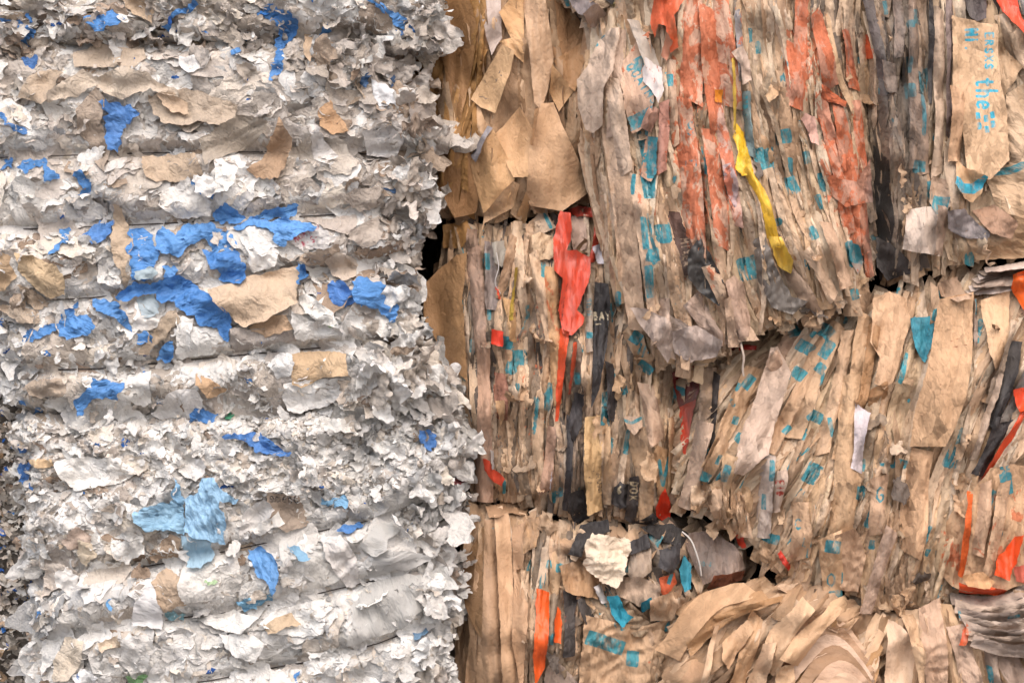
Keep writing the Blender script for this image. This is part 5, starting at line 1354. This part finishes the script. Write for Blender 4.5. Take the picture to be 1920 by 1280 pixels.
pc(K4, [(904, 860), (918, 865), (925, 880), (948, 900), (940, 914), (925, 905), (908, 882)], 'cf482c', mat='plastic', off=11, use_fields=False)
rb(K4, 922, 845, 925, 882, 7, 6, 'cfc8c6', 'plastic', off=12)
rb(K4, 938, 700, 942, 790, 26, 24, '9b6f58', off=7, mode='pleat', lam=8)
pc(K4, [(928, 752), (946, 750), (948, 775), (938, 800)], 'c9a376', off=10, amp=1)
rb(K4, 1034, 870, 1030, 920, 6, 8, 'cfc6c2', off=9)
rb(K4, 1036, 800, 1024, 925, 18, 24, 'b08e72', off=9, arch=6)
pc(K4, [(1170, 782), (1206, 780), (1206, 800), (1190, 815), (1176, 804)], 'c3a686', off=10, inks=[('line', [(1168, 786), (1184, 794), (1206, 784)], 6)])
rb(K4, 1180, 610, 1222, 700, 30, 34, 'b99a76', off=9, sp=3.2, inks=[('rect', 1194, 633, 22, 24, .6), ('rect', 1214, 690, 34, 18, .6)] + [('line', [(1204 + i * 8, 644 + i * 5), (1198 + i * 8, 664 + i * 5)], 4) for i in range(3)])
rb(K4, 1212, 720, 1236, 830, 30, 30, 'bb9d7e', off=8)

# -- the leaning bale at the right
K5 = Bale('sack_paper_bale', [(1262, 706), (1300, 680), (1340, 668), (1400, 646), (1480, 614), (1600, 577), (1700, 538), (1760, 520), (1920, 500), (2060, 500), (2060, 1170), (1900, 1112), (1800, 1108), (1770, 1150), (1640, 1156), (1600, 1124),
                              (1540, 1110), (1480, 1096), (1440, 1066), (1410, 1030), (1360, 990), (1320, 955), (1280, 960), (1262, 900)], -46, Rx=60, Rz=190, relief=14, bulge=40, core='55432f')
K5.paint = [(1860, 1010, 70, 90, .3, .50), (1790, 1040, 30, 60, 0, .74), (1905, 940, 30, 60, .4, .4), (1900, 1080, 40, 30, 0, .6), (1720, 960, 30, 60, 0, .14)]
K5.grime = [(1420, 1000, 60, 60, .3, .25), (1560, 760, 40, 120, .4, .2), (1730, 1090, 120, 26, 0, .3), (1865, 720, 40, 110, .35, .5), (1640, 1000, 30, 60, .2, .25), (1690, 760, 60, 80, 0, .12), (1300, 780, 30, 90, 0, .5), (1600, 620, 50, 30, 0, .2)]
T5 = tealpatches([(1497, 622, 32, 16, -.2), (1553, 622, 22, 26, .9), (1514, 652, 32, 20, -.5), (1537, 690, 20, 18, -.9), (1500, 702, 24, 20, -.9), (1550, 655, 20, 36, .6), (1540, 712, 6, 26, .2), (1523, 778, 30, 18, -.7), (1555, 800, 9, 38, -.2),
                  (1475, 805, 20, 12, -.8), (1319, 895, 24, 24, .5), (1358, 886, 14, 34, .3), (1387, 970, 24, 22, 0), (1493, 858, 15, 48, 0), (1520, 886, 20, 34, -.2), (1499, 925, 8, 16, -.3), (1606, 922, 20, 24, .3), (1660, 871, 26, 6, 0),
                  (1687, 868, 20, 14, 0), (1627, 968, 9, 34, 0), (1558, 1022, 28, 24, .1), (1633, 1020, 8, 16, 0), (1785, 838, 13, 66, .25), (1445, 1010, 28, 16, .4), (1590, 600, 6, 14, 0), (1612, 870, 12, 20, 0), (1385, 820, 10, 16, .4),
                  (1345, 860, 8, 20, .4), (1690, 690, 8, 50, .2), (1432, 722, 16, 14, -.8), (1735, 1000, 6, 30, .2)])


def fl5(x, y):
    return deg(np.interp(x, [1280, 1340, 1450, 1560, 1650, 1750, 1850, 1920], [26, 37, 37, 24, 12, 14, 26, 28]) * np.interp(y, [560, 760, 1000, 1120], [1.2, 1.08, .68, .3]))


mixk5 = [(.72, KR), (.28, KRL)]
strips(K5, 480, (1265, 510, 1960, 1140), (200, 480), (16, 52), fl5, mixk5, inks=T5, tealp=.075, tilt=(6, 17), grime=(0, .12))
strips(K5, 230, (1265, 510, 1960, 1140), (130, 320), (9, 26), fl5, mixk5, inks=T5, tealp=.075, tilt=(4, 11), lam=(9, 16), sp=6, grime=(0, .12))
rb(K5, 1330, 690, 1318, 900, 30, 24, '9c8468', off=0)
pc(K5, [(1264, 700), (1318, 676), (1322, 692), (1306, 750), (1278, 768), (1266, 722)], '7d2b20', mat='plastic', off=-2, amp=2, lam=34)
pc(K5, [(1278, 765), (1306, 748), (1296, 806), (1286, 862), (1278, 820)], 'c83c1c', mat='plastic', off=2, amp=1.6)
rb(K5, 1352, 650, 1424, 652, 12, 8, 'a62c20', 'plastic', off=5)
rb(K5, 1345, 700, 1330, 860, 10, 8, '3a332d', off=5)
rb(K5, 1322, 790, 1286, 955, 26, 32, 'baa084', off=16, arch=10, amp=1.6)
rb(K5, 1420, 690, 1322, 880, 40, 26, 'c6a47c', off=9, sp=3.2, inks=[('rect', 1404, 716, 30, 18, -.9), ('rect', 1381, 724, 16, 14, -.9), ('rect', 1379, 788, 14, 16, .3), ('text', 1372, 764, 16, -.5, 'Cabo', .2, .8)])
pc(K5, [(1366, 830), (1330, 905), (1310, 900), (1316, 880), (1350, 810)], 'c5a37c', off=12, inks=T5)
rb(K5, 1366, 850, 1352, 960, 26, 18, 'c7a880', off=12, inks=T5)
rb(K5, 1340, 900, 1376, 1010, 34, 16, 'bb9a74', off=7)
pc(K5, [(1445, 652), (1457, 649), (1482, 699), (1466, 745), (1436, 850), (1393, 890), (1368, 885), (1385, 820), (1414, 750)], 'c6ae94', off=17, amp=1.8, lam=40, tilt=9, tdir=0, ang=2.0)
rb(K5, 1500, 620, 1440, 690, 30, 26, 'c0a182', off=9, inks=T5)
rb(K5, 1545, 630, 1440, 850, 24, 22, 'c3a17b', off=10, inks=T5)
rb(K5, 1574, 606, 1486, 820, 26, 26, 'c5a57f', off=9, inks=T5)
rb(K5, 1590, 620, 1540, 850, 22, 26, 'caa983', off=11, inks=T5)
rb(K5, 1625, 590, 1572, 860, 30, 34, 'c8a57c', off=8)
rb(K5, 1600, 880, 1556, 1040, 36, 40, 'c6a37a', off=10, inks=T5)
rb(K5, 1592, 700, 1576, 1000, 44, 44, 'cba87e', off=9, arch=10, amp=1.8, lam=34)
pc(K5, [(1636, 560), (1668, 545), (1700, 560), (1706, 600), (1694, 640), (1668, 716), (1652, 730), (1632, 718), (1646, 668), (1628, 640)], 'cda981', off=17, amp=2.2, tilt=12, tdir=math.pi)
rb(K5, 1660, 730, 1600, 760, 30, 20, 'a27c54', off=3)  # brown strip painted as the shadow below the fold
rb(K5, 1640, 610, 1610, 760, 20, 16, 'a9835a', off=7, amp=2)  # darker brown stands in for shadow beside the fold
rb(K5, 1612, 764, 1600, 880, 26, 20, 'cfc4bc', off=10)
pc(K5, [(1703, 596), (1752, 592), (1747, 640), (1730, 680), (1712, 650)], '3f8f9a', off=9, grime=.25, amp=1.6)
pc(K5, [(1757, 561), (1823, 546), (1818, 640), (1800, 750), (1765, 836), (1700, 836), (1712, 760), (1742, 650)], 'cba67c', off=13, amp=1.6, lam=52, arch=6, sp=4, inks=[('line', [(1752, 720), (1770, 722)], 2), ('line', [(1745, 735), (1768, 738)], 2), ('line', [(1776, 640), (1800, 632)], 2), ('line', [(1774, 652), (1806, 646)], 2)], inkcol=lin('8a5a40'))
rb(K5, 1722, 840, 1706, 1040, 54, 40, 'cba57c', off=9, amp=1.8, lam=34, arch=6)
pc(K5, [(1836, 562), (1892, 545), (1886, 620), (1862, 706), (1846, 660)], 'cfac82', off=12, amp=1.6, lam=40)
rb(K5, 1830, 560, 1824, 650, 12, 8, 'a08c78', off=9, inks=[('rect', 1829, 575, 5, 30, 0)])
pc(K5, [(1762, 530), (1800, 518), (1812, 560), (1790, 566), (1766, 556)], 'bea080', off=9)
for i in range(7):
    rb(K5, 1810 + i * 6, 548 - i * 7, 1945, 520 - i * 5, 10, 16, ['c9b59a', 'd3c2a9', 'b9a386'][i % 3], 'kraft', off=14 + i * 2, tilt=9, bend=R(-8, 8))
pc(K5, [(1895, 515), (1930, 500), (1930, 604), (1908, 572), (1893, 540)], 'e8641e', mat='plastic', off=15, arch=6)
rb(K5, 1900, 640, 1852, 800, 26, 30, '474440', off=9)
rb(K5, 1880, 780, 1830, 890, 30, 26, '4a4642', off=8)
rb(K5, 1895, 600, 1850, 760, 14, 18, 'c3aa8a', off=12)
rb(K5, 1925, 680, 1880, 790, 22, 20, '8f8a84', 'plastic', off=9)
rb(K5, 1870, 700, 1820, 860, 8, 12, 'bca68c', off=12, use_fields=False)
rb(K5, 1928, 748, 1830, 912, 16, 7, 'd84a20', 'plastic', off=14, grime=0, use_fields=False)
pc(K5, [(1890, 730), (1930, 722), (1930, 764), (1902, 772)], 'e04a20', mat='plastic', off=15, use_fields=False)
pc(K5, [(1820, 916), (1850, 875), (1895, 867), (1935, 875), (1935, 1092), (1880, 1107), (1812, 1111), (1786, 1100), (1752, 1062), (1756, 1010), (1782, 957)], 'caa57c', off=8, arch=16, sp=4, amp=4, lam=26, kblur=.16,
   inks=[('rect', 1882, 905, 24, 42, -.2), ('rect', 1868, 975, 14, 60, -.1), ('rect', 1850, 940, 10, 50, .4), ('rect', 1842, 985, 8, 24, .2), ('text', 1866, 870, 16, 1.2, 'QUI', .2)])
rb(K5, 1842, 900, 1830, 1040, 22, 26, 'cba884', off=8, paint=.35)
rb(K5, 1880, 900, 1850, 1080, 24, 26, 'c9a680', off=8, paint=.2)
rb(K5, 1815, 920, 1800, 1080, 9, 14, 'd8642c', off=10, use_fields=False, grime=.1)
pc(K5, [(1865, 1050), (1900, 1004), (1914, 1000), (1902, 1050), (1888, 1086), (1862, 1076)], 'e2511f', mat='plastic', off=14, use_fields=False)
rb(K5, 1800, 1100, 1886, 1112, 20, 16, 'e2511f', 'plastic', off=14, use_fields=False)
pc(K5, [(1898, 1060), (1932, 1056), (1932, 1096), (1904, 1088)], 'd8705c', mat='plastic', off=12, use_fields=False)
pc(K5, [(1800, 1078), (1840, 1070), (1866, 1090), (1850, 1100), (1810, 1098)], 'c49a6c', off=15)
pc(K5, [(1560, 1000), (1600, 985), (1622, 1040), (1610, 1110), (1580, 1108), (1556, 1060)], 'c8a682', off=13, mode='iso', lam=18)
rb(K5, 1556, 1000, 1562, 1130, 42, 40, 'cdaa80', off=8, sp=3, amp=1.6, inks=[('rect', 1558, 1022, 28, 24, .1), ('text', 1551, 1100, 25, -.05, 'OI', .14, .9), ('rect', 1574, 1117, 44, 20, -.1)])
rb(K5, 1668, 990, 1622, 1150, 26, 22, 'b59a80', off=12, grime=.25)
rb(K5, 1644, 890, 1638, 1000, 34, 30, 'caa884', off=10, sp=3, amp=1.6, inks=[('text', 1636, 938, 28, .02, 'GI', .13, .8), ('rect', 1660, 871, 26, 6, 0)])
rb(K5, 1500, 940, 1500, 1050, 34, 34, 'c9a781', off=10, sp=3, amp=1.8, inks=[('text', 1488, 990, 20, .1, 'C21', .15), ('text', 1500, 1022, 18, .1, 'LI', .15), ('text', 1510, 1045, 18, .05, 'L', .15)])
rb(K5, 1460, 880, 1452, 960, 24, 22, 'c7b097', off=10, sp=3, amp=1.6, inks=[('text', 1452, 898, 14, 1.55, 'EID', .2)], inkcol=lin('9a3a2e'))
rb(K5, 1376, 972, 1398, 1030, 12, 10, 'e0401e', 'plastic', off=12)
rb(K5, 1462, 1034, 1482, 1068, 10, 9, 'b8301e', 'plastic', off=12)
rb(K5, 1388, 930, 1400, 1010, 24, 26, 'c3a684', off=9, inks=[('rect', 1388, 971, 26, 22, 0)])
rb(K5, 1440, 850, 1430, 1010, 26, 30, 'c2b29e', off=6, inks=[('rect', 1445, 880, 10, 40, 0), ('rect', 1432, 940, 8, 30, 0), ('text', 1438, 850, 14, .2, 'OI', .16)])
strips(K5, 26, (1300, 930, 1400, 985), (50, 90), (12, 30), lambda x, y: deg(-8), [(1, KR)], tealp=0, tilt=(8, 16))

# -- bottom centre
K6 = Bale('sack_paper_bale', [(862, 942), (905, 948), (1000, 966), (1060, 982), (1100, 982), (1180, 984), (1262, 966), (1350, 976), (1410, 1014), (1420, 1080), (1370, 1122), (1290, 1160), (1262, 1300), (1250, 1440), (862, 1440)],
          -75, Rx=40, Rz=140, relief=14, bulge=12, core='463728', lean=(930, .8))
K6.grime = [(1090, 1040, 60, 50, 0, .5), (1060, 1170, 30, 80, 0, .5), (1330, 1050, 60, 40, 0, .5), (1010, 1030, 40, 50, 0, .35), (1180, 1060, 40, 40, 0, .5)]
K6.paint = [(1040, 1170, 26, 80, 0, .45), (1250, 1100, 20, 20, 0, .4), (1200, 1230, 60, 50, 0, .2)]
strips(K6, 120, (866, 945, 1000, 1310), (150, 340), (22, 50), lambda x, y: deg(-2), [(.6, KRW), (.4, KR)], tealp=.02, tilt=(8, 18), mat='kraft', grime=(.05, .3), kind='kraft_fold')
T6 = tealpatches([(1018, 1075, 9, 50, 0), (1030, 1060, 8, 14, 0), (1050, 1066, 12, 14, .1), (1000, 1090, 5, 50, 0), (1105, 1110, 12, 24, -.6), (1035, 1195, 7, 20, 0)])
strips(K6, 130, (990, 950, 1100, 1310), (100, 240), (12, 34), lambda x, y: deg(4), [(.7, KR), (.3, KRD)], inks=T6, tealp=.075, tilt=(5, 13))
strips(K6, 110, (1090, 1000, 1400, 1310), (60, 150), (18, 48), lambda x, y: deg(R(-60, 60)), [(.6, KR), (.25, KRD), (.15, KRL)], tealp=.10, tilt=(6, 15))
pc(K6, [(865, 1062), (912, 980), (914, 1212), (886, 1175), (869, 1137)], '9a7850', mat='kraft', kind='kraft_sheet', off=6, amp=1.5)
rb(K6, 922, 975, 926, 1300, 34, 36, 'a98862', 'kraft', off=8, kind='kraft_fold', grime=.25)
rb(K6, 938, 965, 962, 1300, 28, 32, 'c49e72', 'kraft', off=14, kind='kraft_fold', amp=2)
pc(K6, [(964, 1060), (990, 1130), (984, 1240), (978, 1300), (960, 1200)], 'b8936a', mat='kraft', off=10)
rb(K6, 975, 985, 972, 1070, 26, 20, 'ac8a64', 'kraft', off=7)
pc(K6, [(908, 952), (992, 945), (988, 970), (950, 966), (917, 972)], 'a88660', mat='kraft', off=14)
pc(K6, [(985, 976), (1015, 969), (1006, 1025), (979, 1040)], 'b28f66', off=13, grime=.35)
rb(K6, 1012, 976, 1040, 1000, 30, 26, 'ae9474', off=13, mode='iso')
pc(K6, [(1007, 1104), (1030, 1111), (1030, 1175), (1022, 1250), (1004, 1284), (999, 1231), (1004, 1156)], 'e05a1c', mat='plastic', off=12, use_fields=False, grime=.04, mode='long', lam=12)
pc(K6, [(1046, 1137), (1053, 1150), (1052, 1205), (1038, 1200), (1040, 1165)], 'df5a20', mat='plastic', off=10, use_fields=False)
rb(K6, 1070, 1112, 1066, 1232, 26, 20, '4a443e', off=9, mode='iso', lam=12)
rb(K6, 1090, 1120, 1112, 1180, 16, 22, '4c463f', off=7)
pc(K6, [(1090, 987), (1142, 978), (1146, 1000), (1100, 1017), (1090, 1046), (1066, 1040)], '3c3936', off=12, use_fields=False, lam=14)
pc(K6, [(1280, 1002), (1337, 1000), (1382, 1025), (1404, 1070), (1375, 1079), (1322, 1100), (1304, 1062)], '94816f', off=14, arch=9, amp=2, sp=3, inks=[('text', 1312, 1064, 9, .08, 'RO-8', .18)])
pc(K6, [(1200, 990), (1262, 985), (1296, 1004), (1280, 1030), (1230, 1010)], '38342f', off=6, use_fields=False)
pc(K6, [(1184, 1040), (1222, 1030), (1224, 1070), (1196, 1096), (1178, 1080)], 'ad997f', off=9, mode='iso')
pc(K6, [(1176, 1021), (1217, 1004), (1222, 1029), (1184, 1042)], '403d3a', off=16, use_fields=False)
pc(K6, [(1238, 1032), (1277, 1019), (1277, 1055), (1259, 1078), (1236, 1062)], '4a4744', off=14, use_fields=False)
pc(K6, [(1285, 1044), (1300, 1062), (1298, 1107), (1285, 1113), (1275, 1070)], '3d8f9c', off=14, amp=1.6)
pc(K6, [(1236, 1085), (1266, 1075), (1272, 1098), (1244, 1122)], 'cc653f', off=13, inks=[('rect', 1258, 1086, 8, 24, .3)])
pc(K6, [(1340, 1080), (1400, 1074), (1398, 1094), (1330, 1110)], 'a5694c', off=12)
pc(K6, [(1150, 1090), (1200, 1080), (1236, 1100), (1240, 1130), (1200, 1140), (1160, 1120)], 'bda385', off=9, mode='iso')
pc(K6, [(1049, 1062), (1085, 1052), (1130, 1094), (1122, 1126), (1060, 1110)], 'b08d66', off=12, mode='iso')
pc(K6, [(1097, 1010), (1112, 1001), (1135, 1002), (1157, 1014), (1187, 1017), (1176, 1059), (1176, 1081), (1161, 1104), (1135, 1096), (1116, 1077), (1094, 1059)], 'dccab4', mat='paper', off=26, arch=12, mode='iso', lam=17, amp=3.6, sp=4, torn=2.4, use_fields=False, kind='crumpled_paper')
rb(K6, 1120, 1100, 1136, 1136, 14, 9, 'cfc9c6', 'tissue', off=12)
pc(K6, [(1097, 1152), (1120, 1160), (1172, 1172), (1210, 1178), (1266, 1165), (1262, 1220), (1250, 1300), (1085, 1300), (1092, 1205)], 'c2a27c', off=10, sp=4, amp=4.5, mode='iso', lam=24, arch=6,
   inks=[('rect', 1136, 1208, 76, 28, .35), ('rect', 1188, 1240, 24, 30, .1), ('text', 1150, 1176, 18, .5, 'OC', .18)])
pc(K6, [(1140, 1122), (1160, 1118), (1175, 1150), (1190, 1160), (1168, 1178), (1148, 1155)], '2f8b99', off=18)
pc(K6, [(1203, 1130), (1222, 1118), (1227, 1140), (1205, 1152)], '2f8b99', off=18)
pc(K6, [(1218, 1125), (1262, 1110), (1276, 1140), (1262, 1168), (1222, 1170)], 'c9ac88', off=16, mode='iso')
pc(K6, [(1022, 1260), (1037, 1231), (1092, 1290), (1022, 1296)], 'cbb59c', off=14, mode='iso')

# -- curling kraft sheets at the bottom right
K7 = Bale('kraft_paper_bale', [(1236, 1440), (1240, 1260), (1252, 1190), (1290, 1146), (1370, 1112), (1440, 1088), (1520, 1104), (1600, 1124), (1660, 1152), (1780, 1124), (1850, 1108), (1940, 1116), (2060, 1160), (2060, 1440)],
          -10, Rx=40, Rz=130, relief=14, bulge=12, core='553f28')
K7.paint = [(1806, 1190, 10, 30, 0, .7)]
fl7 = lambda x, y: deg(np.interp(x, [1240, 1350, 1500, 1600, 1700, 1900], [50, 42, 52, 62, 8, -14]))
strips(K7, 250, (1240, 1095, 1960, 1320), (90, 220), (20, 56), fl7, [(.6, KRW), (.4, KR)], tealp=0, tilt=(10, 22), amp=(2, 4), lam=(20, 34), mat='kraft', grime=(0, .12), kind='kraft_fold', spread=.16)
kf = dict(mat='kraft', kind='kraft_fold', grime=.03, conform=.3, kblur=.2, lam=18, amp=4.2, torn=.4)
rb(K7, 1252, 1228, 1410, 1104, 44, 34, 'c39d70', bend=-26, off=14, arch=12, **kf)
rb(K7, 1290, 1215, 1440, 1120, 30, 30, 'b58e60', bend=-18, off=8, **kf)
rb(K7, 1340, 1160, 1466, 1122, 14, 10, 'a67f52', bend=-6, off=15, **kf)
for i in range(9):
    rb(K7, 1400 + i * 14, 1330 - i * 4, 1560 + i * 7, 1150 + i * 15, 24, 30, ['b08858', 'c6a074', '94703f', 'bb9566', 'cba87c'][i % 5], bend=28 + i * 3, off=5 + i * 1.1, tilt=13, **{**kf})
for i in range(4):
    rb(K7, 1502 + i * 16, 1312, 1650 - i * 4, 1180 + i * 22, 18, 12, ['c9a67a', 'a67f50', 'd0ae84', 'b48c5c'][i], bend=22, off=12, tilt=12, **kf)
for i in range(6):
    rb(K7, 1396 + i * 24, 1322, 1672 - i * 7, 1330, 34, 26, ['c3a27c', 'ad8a64', 'cdae8a', '9b7a56', 'bf9d78'][i % 5], bend=-(168 - i * 22), off=10 + i * 2, tilt=12, arch=0, **{**kf, 'amp': 3.0, 'lam': 16, 'conform': .5})
rb(K7, 1432, 1250, 1512, 1126, 40, 30, 'cfab7e', bend=-8, off=22, arch=14, **kf)
rb(K7, 1474, 1236, 1570, 1134, 36, 26, 'c9a375', bend=-8, off=24, arch=14, **kf)
rb(K7, 1410, 1300, 1440, 1200, 30, 24, 'cca97e', off=18, arch=6, **kf)
rb(K7, 1470, 1240, 1462, 1300, 34, 30, 'c2a075', off=20, mode='iso', mat='kraft')
rb(K7, 1300, 1330, 1342, 1168, 16, 10, 'cdab80', off=24, arch=5, **kf)
rb(K7, 1366, 1330, 1420, 1150, 34, 26, 'be986b', off=12, **kf)
pc(K7, [(1352, 1200), (1400, 1160), (1410, 1176), (1364, 1250), (1350, 1230)], 'c09b6f', mat='kraft', off=16, amp=1.4)
rb(K7, 1260, 1330, 1310, 1236, 40, 30, 'b48f66', off=10, **kf)
pc(K7, [(1662, 1156), (1684, 1168), (1728, 1216), (1712, 1282), (1700, 1310), (1650, 1310), (1654, 1230)], 'd2b28a', mat='kraft', kind='kraft_sheet', off=20, amp=1.6, tilt=8)
pc(K7, [(1712, 1200), (1732, 1214), (1728, 1300), (1700, 1310)], 'ad8a62', mat='kraft', off=12)
rb(K7, 1700, 1150, 1740, 1300, 26, 30, 'c9a880', off=10, mode='iso')
rb(K7, 1742, 1128, 1752, 1300, 44, 40, 'c3a383', off=9, mode='iso')
rb(K7, 1790, 1170, 1830, 1320, 40, 36, 'c2a588', off=10, mode='iso')
rb(K7, 1812, 1168, 1798, 1206, 9, 12, 'e0643c', 'plastic', off=14)
rb(K7, 1852, 1200, 1862, 1300, 20, 16, 'a48f78', off=10, inks=[('line', [(1848, 1250), (1856, 1300)], 14)])
rb(K7, 1870, 1190, 1910, 1300, 40, 36, 'a08a74', off=8, inks=[('rect', 1886, 1205, 10, 22, .3)])
for i in range(7):
    rb(K7, 1786 + i * 5, 1124 + i * 12, 1960, 1084 + i * 18, 22, 34, ['b3a08a', 'c2ac92', 'a08e7a', 'c9b59c'][i % 4], bend=26 - i, off=20 - i * .8, tilt=13, lam=24, inks=[('rect', 1796, 1150, 10, 14, 0), ('rect', 1892, 1150, 22, 6, -.3)] if i in (2, 4) else [])

MIX_K = [(.5, KRW), (.3, KRD), (.2, KR)]
for bb_, ar in ((K2, (1110, 10, 1640, 680)), (K4, (880, 420, 1280, 980)), (K5, (1290, 540, 1930, 1120)), (K3, (1640, 0, 1930, 500)), (K6, (980, 960, 1390, 1290))):
    loosen(bb_, 45, ar, 20, 60, MIX_K, yaw=lambda x, y: math.pi / 2 + R(-.6, .6), pitch=(.05, .5), lift=(2, 8), mat='sack', kind='sack_shred', amp=(2, 4))
loosen(K2, 60, (1130, 560, 1640, 690), 18, 56, MIX_K, pitch=(0, .6), sdr=(-10, 50), mat='sack', kind='sack_shred')
loosen(K5, 60, (1400, 1040, 1900, 1150), 18, 56, MIX_K, pitch=(0, .6), sdr=(-10, 50), mat='sack', kind='sack_shred')

K5.cords = [([(1384, 628, 40), (1386, 650, 60), (1391, 670, 62), (1388, 690, 55), (1391, 706, 50)], 2.2, (.42, .34, .28))]
K6.cords = [([(1278, 996, -20), (1296, 1010, -8), (1306, 1036, -4), (1313, 1060, -6), (1316, 1082, -14)], 1.6, (.5, .46, .42))]
K4.cords = [([(930, 470, -50), (936, 500, -44), (926, 530, -42), (940, 552, -50)], .8, (.45, .42, .4))]

# -- unseen dark bales added behind, to keep sky out of the gaps
K9 = Bale('added_backing_bale', [(660, 250), (1010, 250), (1010, 1440), (660, 1440)], -660, Rx=30, Rz=80, relief=20, core='3a3028')
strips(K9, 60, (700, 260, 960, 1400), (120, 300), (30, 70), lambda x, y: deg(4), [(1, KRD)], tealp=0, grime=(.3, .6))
K10 = Bale('added_backing_bale', [(1014, 300), (1440, 300), (1440, 1300), (1014, 1300)], -660, Rx=30, Rz=80, relief=20, core='3a3028')
K11 = Bale('added_backing_bale', [(1444, 280), (2120, 280), (2120, 1300), (1444, 1300)], -660, Rx=30, Rz=80, relief=20, core='3a3028')
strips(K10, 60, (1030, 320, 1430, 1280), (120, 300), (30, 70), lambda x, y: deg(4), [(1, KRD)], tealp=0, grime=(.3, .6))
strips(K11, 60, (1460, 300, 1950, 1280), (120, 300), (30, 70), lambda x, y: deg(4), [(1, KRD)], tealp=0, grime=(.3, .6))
finish(W1, 'flaky taupe scrap paper bale cut off at the very top of the pale stack', 'paper bale', 'bales of torn white paper in the left stack')
finish(W2, 'torn paper bale streaked with bright blue film, middle of the pale stack', 'paper bale', 'bales of torn white paper in the left stack')
finish(W3, 'whitest torn paper bale at the bottom, pale blue film scrap on it', 'paper bale', 'bales of torn white paper in the left stack')
finish(W4, 'grey finely shredded paper bale with blue flecks, set back at the far left edge', 'paper bale')

finish(K8, 'crumpled sack bale with black and grey folds poking in at the top centre', 'paper bale', SG)
finish(K1, 'plain brown kraft paper bale with wide smooth folds, beside the top of the white stack', 'paper bale', SG)
finish(K2, 'orange-stained sack paper bale with a yellow streak, bulging at the top centre', 'paper bale', SG)
finish(K3, 'grimy grey-brown sack bale at top right, one sack lettered in teal', 'paper bale', SG)
finish(K4, 'sack bale of narrow upright strips with one bright red plastic fold near its top', 'paper bale', SG)
finish(K5, 'light kraft sack bale with teal patches leaning diagonally at the right', 'paper bale', SG)
finish(K6, 'sack bale with a cream crumpled ball of paper and an orange strip, at bottom centre', 'paper bale', SG)
finish(K7, 'bale of large curling plain brown kraft sheets at the bottom right', 'paper bale', SG)
finish(K9, 'added dark paper bale, keeping the gap beside the white stack black', 'paper bale', 'dark bales added behind the gaps', depth=300)
finish(K10, 'added dark paper bale, closing the crevice above the cream crumpled ball', 'paper bale', 'dark bales added behind the gaps', depth=300)
finish(K11, 'added dark paper bale, closing the black crevice under the sack lettered in teal', 'paper bale', 'dark bales added behind the gaps', depth=300)
# ---------------------------------------------------------------- ground, light, camera
def ground():
    me = bpy.data.meshes.new('ground')
    me.from_pydata([(-40, -30, -1.45), (40, -30, -1.45), (40, 50, -1.45), (-40, 50, -1.45)], [], [(0, 1, 2, 3)])
    me.materials.append(simple_mat('yard_concrete', (.22, .21, .2), .9))
    o = add_obj('ground', me)
    o['kind'] = 'structure'
    o['label'] = 'grey concrete yard floor under the stacks'


ground()
world_ = bpy.data.worlds.new('World')
scene.world = world_
world_.use_nodes = True
nt = world_.node_tree
bg = nt.nodes['Background']
sky = N(nt, 'ShaderNodeTexSky', sky_type='NISHITA')
sky.sun_disc = False
SUN_EL, SUN_AZ = math.radians(47), math.radians(-25)
sky.sun_elevation = SUN_EL
sky.sun_rotation = math.pi + SUN_AZ
sky.air_density, sky.dust_density, sky.ozone_density = .8, 4.0, .6
nt.links.new(sky.outputs[0], bg.inputs[0])
bg.inputs[1].default_value = .135
sd = bpy.data.lights.new('sun', 'SUN')
sd.energy = 1.35
sd.angle = math.radians(40)
sd.color = (1, .95, .89)
so = bpy.data.objects.new('sun', sd)
COL.objects.link(so)
d = Vector((math.sin(SUN_AZ) * math.cos(SUN_EL), -math.cos(SUN_AZ) * math.cos(SUN_EL), math.sin(SUN_EL)))
so.rotation_euler = d.to_track_quat('Z', 'Y').to_euler()
cam = bpy.data.cameras.new('camera')
co = bpy.data.objects.new('camera', cam)
COL.objects.link(co)
co.location = (0, -6.0, 0)
co.rotation_euler = (math.radians(90), 0, 0)
cam.sensor_width = 36
cam.lens = 36 * 6.0 / 1.92
cam.clip_end = 200
scene.camera = co
vs = scene.view_settings
vs.view_transform = 'Standard'
vs.look = 'None'
vs.exposure = EXPO
vs.gamma = 1
vs.use_curve_mapping = False
scene.cycles.max_bounces = 4
scene.cycles.diffuse_bounces = 3
scene.cycles.use_adaptive_sampling = True
scene.cycles.adaptive_threshold = .03
scene.cycles.use_denoising = True
